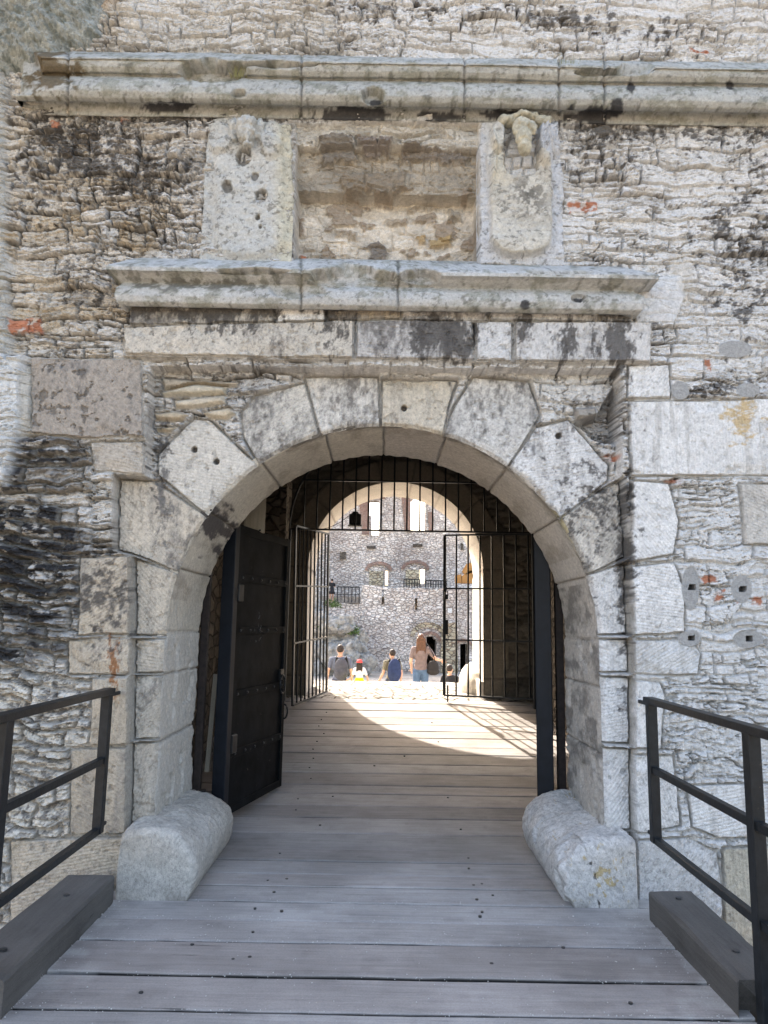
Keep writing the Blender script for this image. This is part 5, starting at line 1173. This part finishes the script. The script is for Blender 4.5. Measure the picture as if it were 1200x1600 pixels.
# ------------------------------------------------------------------ people
SKIN = mat_plain('skin', (.50, .30, .215), .6, 0, .08, 10, 0)
def cloth(nm, c): return mat_plain(nm, c, .9, 0, .22, 14, .004)
HAIRD = mat_plain('dark_hair', (.025, .018, .014), .6, 0, .4, 40, .003); HAIRR = mat_plain('auburn_hair', (.085, .042, .025), .5, 0, .45, 30, .006)
def person(name_label, foot, Ht, rz, arms, shirt, trousers, hair, skirt=None, longhair=0, female=False, lean=0, sit=False, cap=None, child=False, legs=None, shoe=None):
    t = empty('person', foot, rz); props(t, name_label, 'person'); t['group'] = 'visitors in the courtyard'
    s = Ht / 1.75; sh = (.165 if female else .195) * (0.95 if child else 1); hr = .098 * (1.14 if child else 1)
    dz = -.40 if sit else 0
    def v(x, y, z): return Vector((x * s, (y + lean * max(0, z - .95)) * s, (z + dz) * s))
    def vr(x, y, z): return Vector((x * s, y * s, z * s))
    hz_ = 1.625 if not child else 1.60
    if sit: LG = {-1: [(-.09, 0, .52), (-.12, .40, .50), (-.12, .42, .09)], 1: [(.09, 0, .52), (.12, .40, .50), (.12, .42, .09)]}
    else: LG = legs or {-1: [(-.09, 0, .92), (-.095, .02, .50), (-.10, -.02, .08)], 1: [(.09, 0, .92), (.095, .05, .50), (.10, .04, .08)]}
    b = MB()
    # body: head with face, neck, trunk, limbs, hands
    b.ell(v(0, .0, hz_), (hr * .78 * s, hr * .95 * s, hr * 1.17 * s)); b.ell(v(0, .05, hz_ - .06), (.05 * s, .045 * s, .06 * s)); b.ell(v(0, .10, hz_ - .015), (.014 * s, .022 * s, .026 * s), 8, 6)
    for e_ in (-1, 1): b.ell(v(e_ * hr * .8, 0, hz_ - .01), (.012 * s, .02 * s, .032 * s), 8, 6); b.ell(v(e_ * .032, .078, hz_ + .01), (.013 * s, .01 * s, .01 * s), 8, 6)
    b.ell(v(0, .088, hz_ - .062), (.024 * s, .012 * s, .009 * s), 8, 6)
    b.capsule(v(0, -.01, 1.44), v(0, 0, 1.55), .056 * s, .05 * s)
    b.ell(v(0, 0, 1.28), (sh * .86 * s, .105 * s, .20 * s)); b.ell(v(0, 0, 1.07), (.125 * s, .09 * s, .17 * s)); b.ell(v(0, 0, .96), (.15 * s, .105 * s, .12 * s))
    for e_ in (-1, 1):
        b.capsule(v(e_ * .06, 0, 1.43), v(e_ * sh, 0, 1.40), .05 * s, .052 * s)
        el, wr = arms[e_]; S0 = v(e_ * sh, 0, 1.40); E = v(*el); W_ = v(*wr)
        b.capsule(S0, E, .05 * s, .038 * s); b.capsule(E, W_, .038 * s, .026 * s)
        d = (W_ - E).normalized(); sd_ = d.cross(Vector((0, 1, .01))).normalized(); nn = d.cross(sd_)
        b.capsule(W_, W_ + d * .07 * s, .026 * s, .032 * s)
        for k in range(4):
            o_ = W_ + d * .085 * s + sd_ * ((k - 1.5) * .018 * s); L = (.062, .072, .068, .052)[k] * s; mid = o_ + d * L * .55 + nn * .006; b.capsule(o_, mid, .0095 * s, .009 * s, 8); b.capsule(mid, mid + (d + nn * .5).normalized() * L * .5, .009 * s, .008 * s, 8)
        o_ = W_ + d * .03 * s - sd_ * .028 * s; b.capsule(o_, o_ + (d - sd_ * .7).normalized() * .055 * s, .011 * s, .009 * s, 8)
        h_, k_, a_ = LG[e_]; fz = (lambda p: vr(*p))
        b.capsule(fz(h_), fz(k_), .08 * s, .055 * s); b.capsule(fz(k_), fz(a_), .052 * s, .034 * s); b.capsule(fz((a_[0], a_[1] - .03, .045)), fz((a_[0] * 1.15, a_[1] + .15, .03)), .038 * s, .028 * s)
    b.fuse('body', SKIN, t, .009, 2)
    c = MB(); g = .012 * s
    c.ell(v(0, 0, 1.28), (sh * .88 * s + g, .115 * s + g, .205 * s)); c.ell(v(0, 0, 1.07), (.13 * s + g, .10 * s + g, .20 * s)); c.ell(v(0, 0, .99), (.15 * s + g, .115 * s + g, .12 * s))
    for e_ in (-1, 1):
        el, wr = arms[e_]; S0 = v(e_ * sh, 0, 1.40); E = v(*el); c.capsule(v(e_ * .07, 0, 1.425), S0, .055 * s, .062 * s); c.capsule(S0, S0.lerp(E, .62), .064 * s, .056 * s)
    c.fuse('shirt', shirt, t, .014, 2)
    c = MB()
    if skirt:
        n = 24; rr = [(1.12, .13), (1.02, .16), (.88, .21), (.70, .26)] if child else [(.98, .13), (.90, .17), (.80, .21), (.66, .25)]
        pts_ = [v(0, 0, a) for a, _ in rr]; c.tube([tuple(p) for p in pts_], [q_ * s for _, q_ in rr], n); c.build('skirt', skirt, t, True)
    if trousers:
        c = MB(); c.ell(v(0, 0, .95), (.16 * s, .12 * s, .11 * s))
        for e_ in (-1, 1):
            h_, k_, a_ = LG[e_]; c.capsule(vr(*h_), vr(*k_), .097 * s, .068 * s); c.capsule(vr(*k_), vr(*a_), .066 * s, .05 * s)
        c.fuse('trousers', trousers, t, .014, 2)
    hb = MB()
    hb.ell(v(0, -.018, hz_ + .025), (hr * .88 * s, hr * 1.0 * s, hr * 1.08 * s))
    if longhair:
        for k in range(9):
            u = (k - 4) / 4; hb.capsule(v(u * .07, -.06, hz_), v(u * .10 + .01 * math.sin(k * 3), -.10 + .02 * abs(u), hz_ - longhair + .05 * abs(u) + .02 * math.sin(k * 5)), .038 * s, .018 * s)
    hb.fuse('hair', hair, t, .009, 1)
    if cap:
        cb = MB(); cb.ell(v(0, -.01, hz_ + .05), (hr * .95 * s, hr * 1.08 * s, hr * .92 * s)); cb.ell(v(0, .12, hz_ + .04), (.07 * s, .09 * s, .012 * s)); cb.fuse('cap', cap, t, .01, 1)
    sb = MB()
    for e_ in (-1, 1):
        a_ = LG[e_][2]; sb.capsule(vr(a_[0], a_[1] - .035, .05), vr(a_[0] * 1.15, a_[1] + .16, .035), .047 * s, .035 * s)
    sb.fuse('shoes', shoe or cloth('dark_shoes', (.05, .05, .05)), t, .012, 1)
    return t
def backpack(base, s, col, strap, label, w=.30, h=.44):
    t = empty('backpack', base); props(t, label, 'backpack', 'backpacks worn by visitors')
    b = MB(); b.ell((0, -.06, .22 * s), (w / 2 * s, .10 * s, h / 2 * s)); b.ell((0, -.04, .14 * s), (w / 2 * 1.05 * s, .11 * s, h * .36 * s)); b.fuse('bag_body', col, t, .012, 2)
    b = MB(); b.ell((0, -.135, .15 * s), (w * .36 * s, .05 * s, h * .22 * s)); b.fuse('front_pocket', col, t, .012, 1)
    for e_ in (-1, 1): MB().tube([(e_ * .08 * s, .0, .08 * s), (e_ * .12 * s, .03, .2 * s), (e_ * .12 * s, .05, .36 * s), (e_ * .10 * s, .02, .46 * s), (e_ * .07 * s, -.04, .40 * s)], .018 * s, 8).build('strap', strap, t, True)
def foot_at(pxc, yhead, Y, Ht):
    q = P(pxc, yhead, Y); return (q[0], Y, q[2] - Ht)
NAVY = cloth('navy_cloth', (.025, .04, .10)); JEAN = cloth('blue_denim', (.06, .11, .19)); GRYT = cloth('slate_shirt', (.10, .12, .165)); TAUPE = cloth('taupe_shirt', (.15, .12, .12)); OLIVE = cloth('olive_shirt', (.16, .15, .11)); DNVY = cloth('dark_navy_shorts', (.05, .06, .09))
WHT = cloth('white_top', (.6, .6, .6)); YEL = cloth('neon_yellow', (.65, .75, .02)); RED = cloth('red_cap', (.6, .07, .07)); BLK = cloth('black_cloth', (.02, .02, .022)); PACK = cloth('charcoal_pack', (.06, .065, .08)); PNAV = cloth('navy_pack', (.02, .035, .09))
hang = lambda e_, o=.0: ((e_ * (.25 + o), -.03, 1.12), (e_ * (.27 + o), .06, .88))
Hm = 1.78; f = foot_at(532, 1007, 18, Hm); person('man with slate shirt and dark cropped hair wearing a charcoal backpack', f, Hm, 0, {-1: ((-.27, -.05, 1.13), (-.30, .08, .92)), 1: hang(1, .02)}, GRYT, DNVY, HAIRD)
backpack((f[0] + .04, f[1] - .14, f[2] + .98), 1.12, PACK, BLK, 'charcoal backpack on the back of the man in the slate shirt')
Hm = 1.17; f = foot_at(562, 1030, 17.6, Hm); person('small girl in red cap, white top and yellow skirt holding the hand of the man', f, Hm, 0, {-1: ((-.24, 0, 1.15), (-.36, .02, 1.06)), 1: hang(1, .04)}, WHT, None, HAIRD, skirt=YEL, longhair=.30, female=True, cap=RED, child=True)
Hm = 1.58; f = foot_at(613, 1014, 18.2, Hm); person('boy in olive t-shirt and dark shorts with a navy backpack, looking down left', f, Hm, math.radians(25), {-1: ((-.25, .0, 1.13), (-.34, .10, .90)), 1: hang(1, .02)}, OLIVE, DNVY, HAIRD)
backpack((f[0] + .055, f[1] - .13, f[2] + .86), 1.08, PNAV, BLK, 'navy backpack on the back of the boy in olive', .30, .50)
Hm = 1.68; f = foot_at(658, 990, 16.2, Hm); person('woman with long auburn hair, taupe t-shirt and jeans with hand on hip', f, Hm, 0, {-1: ((-.23, -.02, 1.14), (-.20, .12, .98)), 1: ((.32, -.06, 1.20), (.46, .08, 1.16))}, TAUPE, JEAN, HAIRR, longhair=.36, female=True)
t = empty('shoulder_bag', (f[0] + .26, f[1] - .06, f[2] + .84)); props(t, 'black shoulder bag hanging at the right side of the auburn-haired woman', 'bag')
b = MB(); b.ell((0, 0, .12), (.13, .08, .16)); b.ell((0, 0, .05), (.14, .09, .09)); b.fuse('bag_body', BLK, t, .012, 2); MB().tube([(.06, 0, .2), (0, -.03, .4), (-.10, -.05, .58), (-.17, 0, .66), (-.10, .08, .45), (.0, .05, .24)], .012, 8).build('strap', BLK, t, True)
Hm = 1.70; f = foot_at(703, 1038, 19.5, Hm); person('dark-haired person in black shirt standing lower down right of the auburn-haired woman', f, Hm, math.radians(-30), {-1: hang(-1), 1: hang(1)}, BLK, NAVY, HAIRD)
# ground under them is lower: a small stair flight handled by the falling courtyard ground
Hm = 1.68; q = P(519, 904, 50.8); person('distant person in black on the lower terrace beside the railing', (q[0], 50.8, q[2] - Hm), Hm, .3, {-1: ((-.24, .05, 1.15), (-.10, .2, 1.35)), 1: ((.24, .05, 1.15), (.12, .2, 1.38))}, BLK, None, HAIRD, skirt=BLK, female=True)
print('verts', sum(len(o.data.vertices) for o in bpy.data.objects if o.type == 'MESH'))
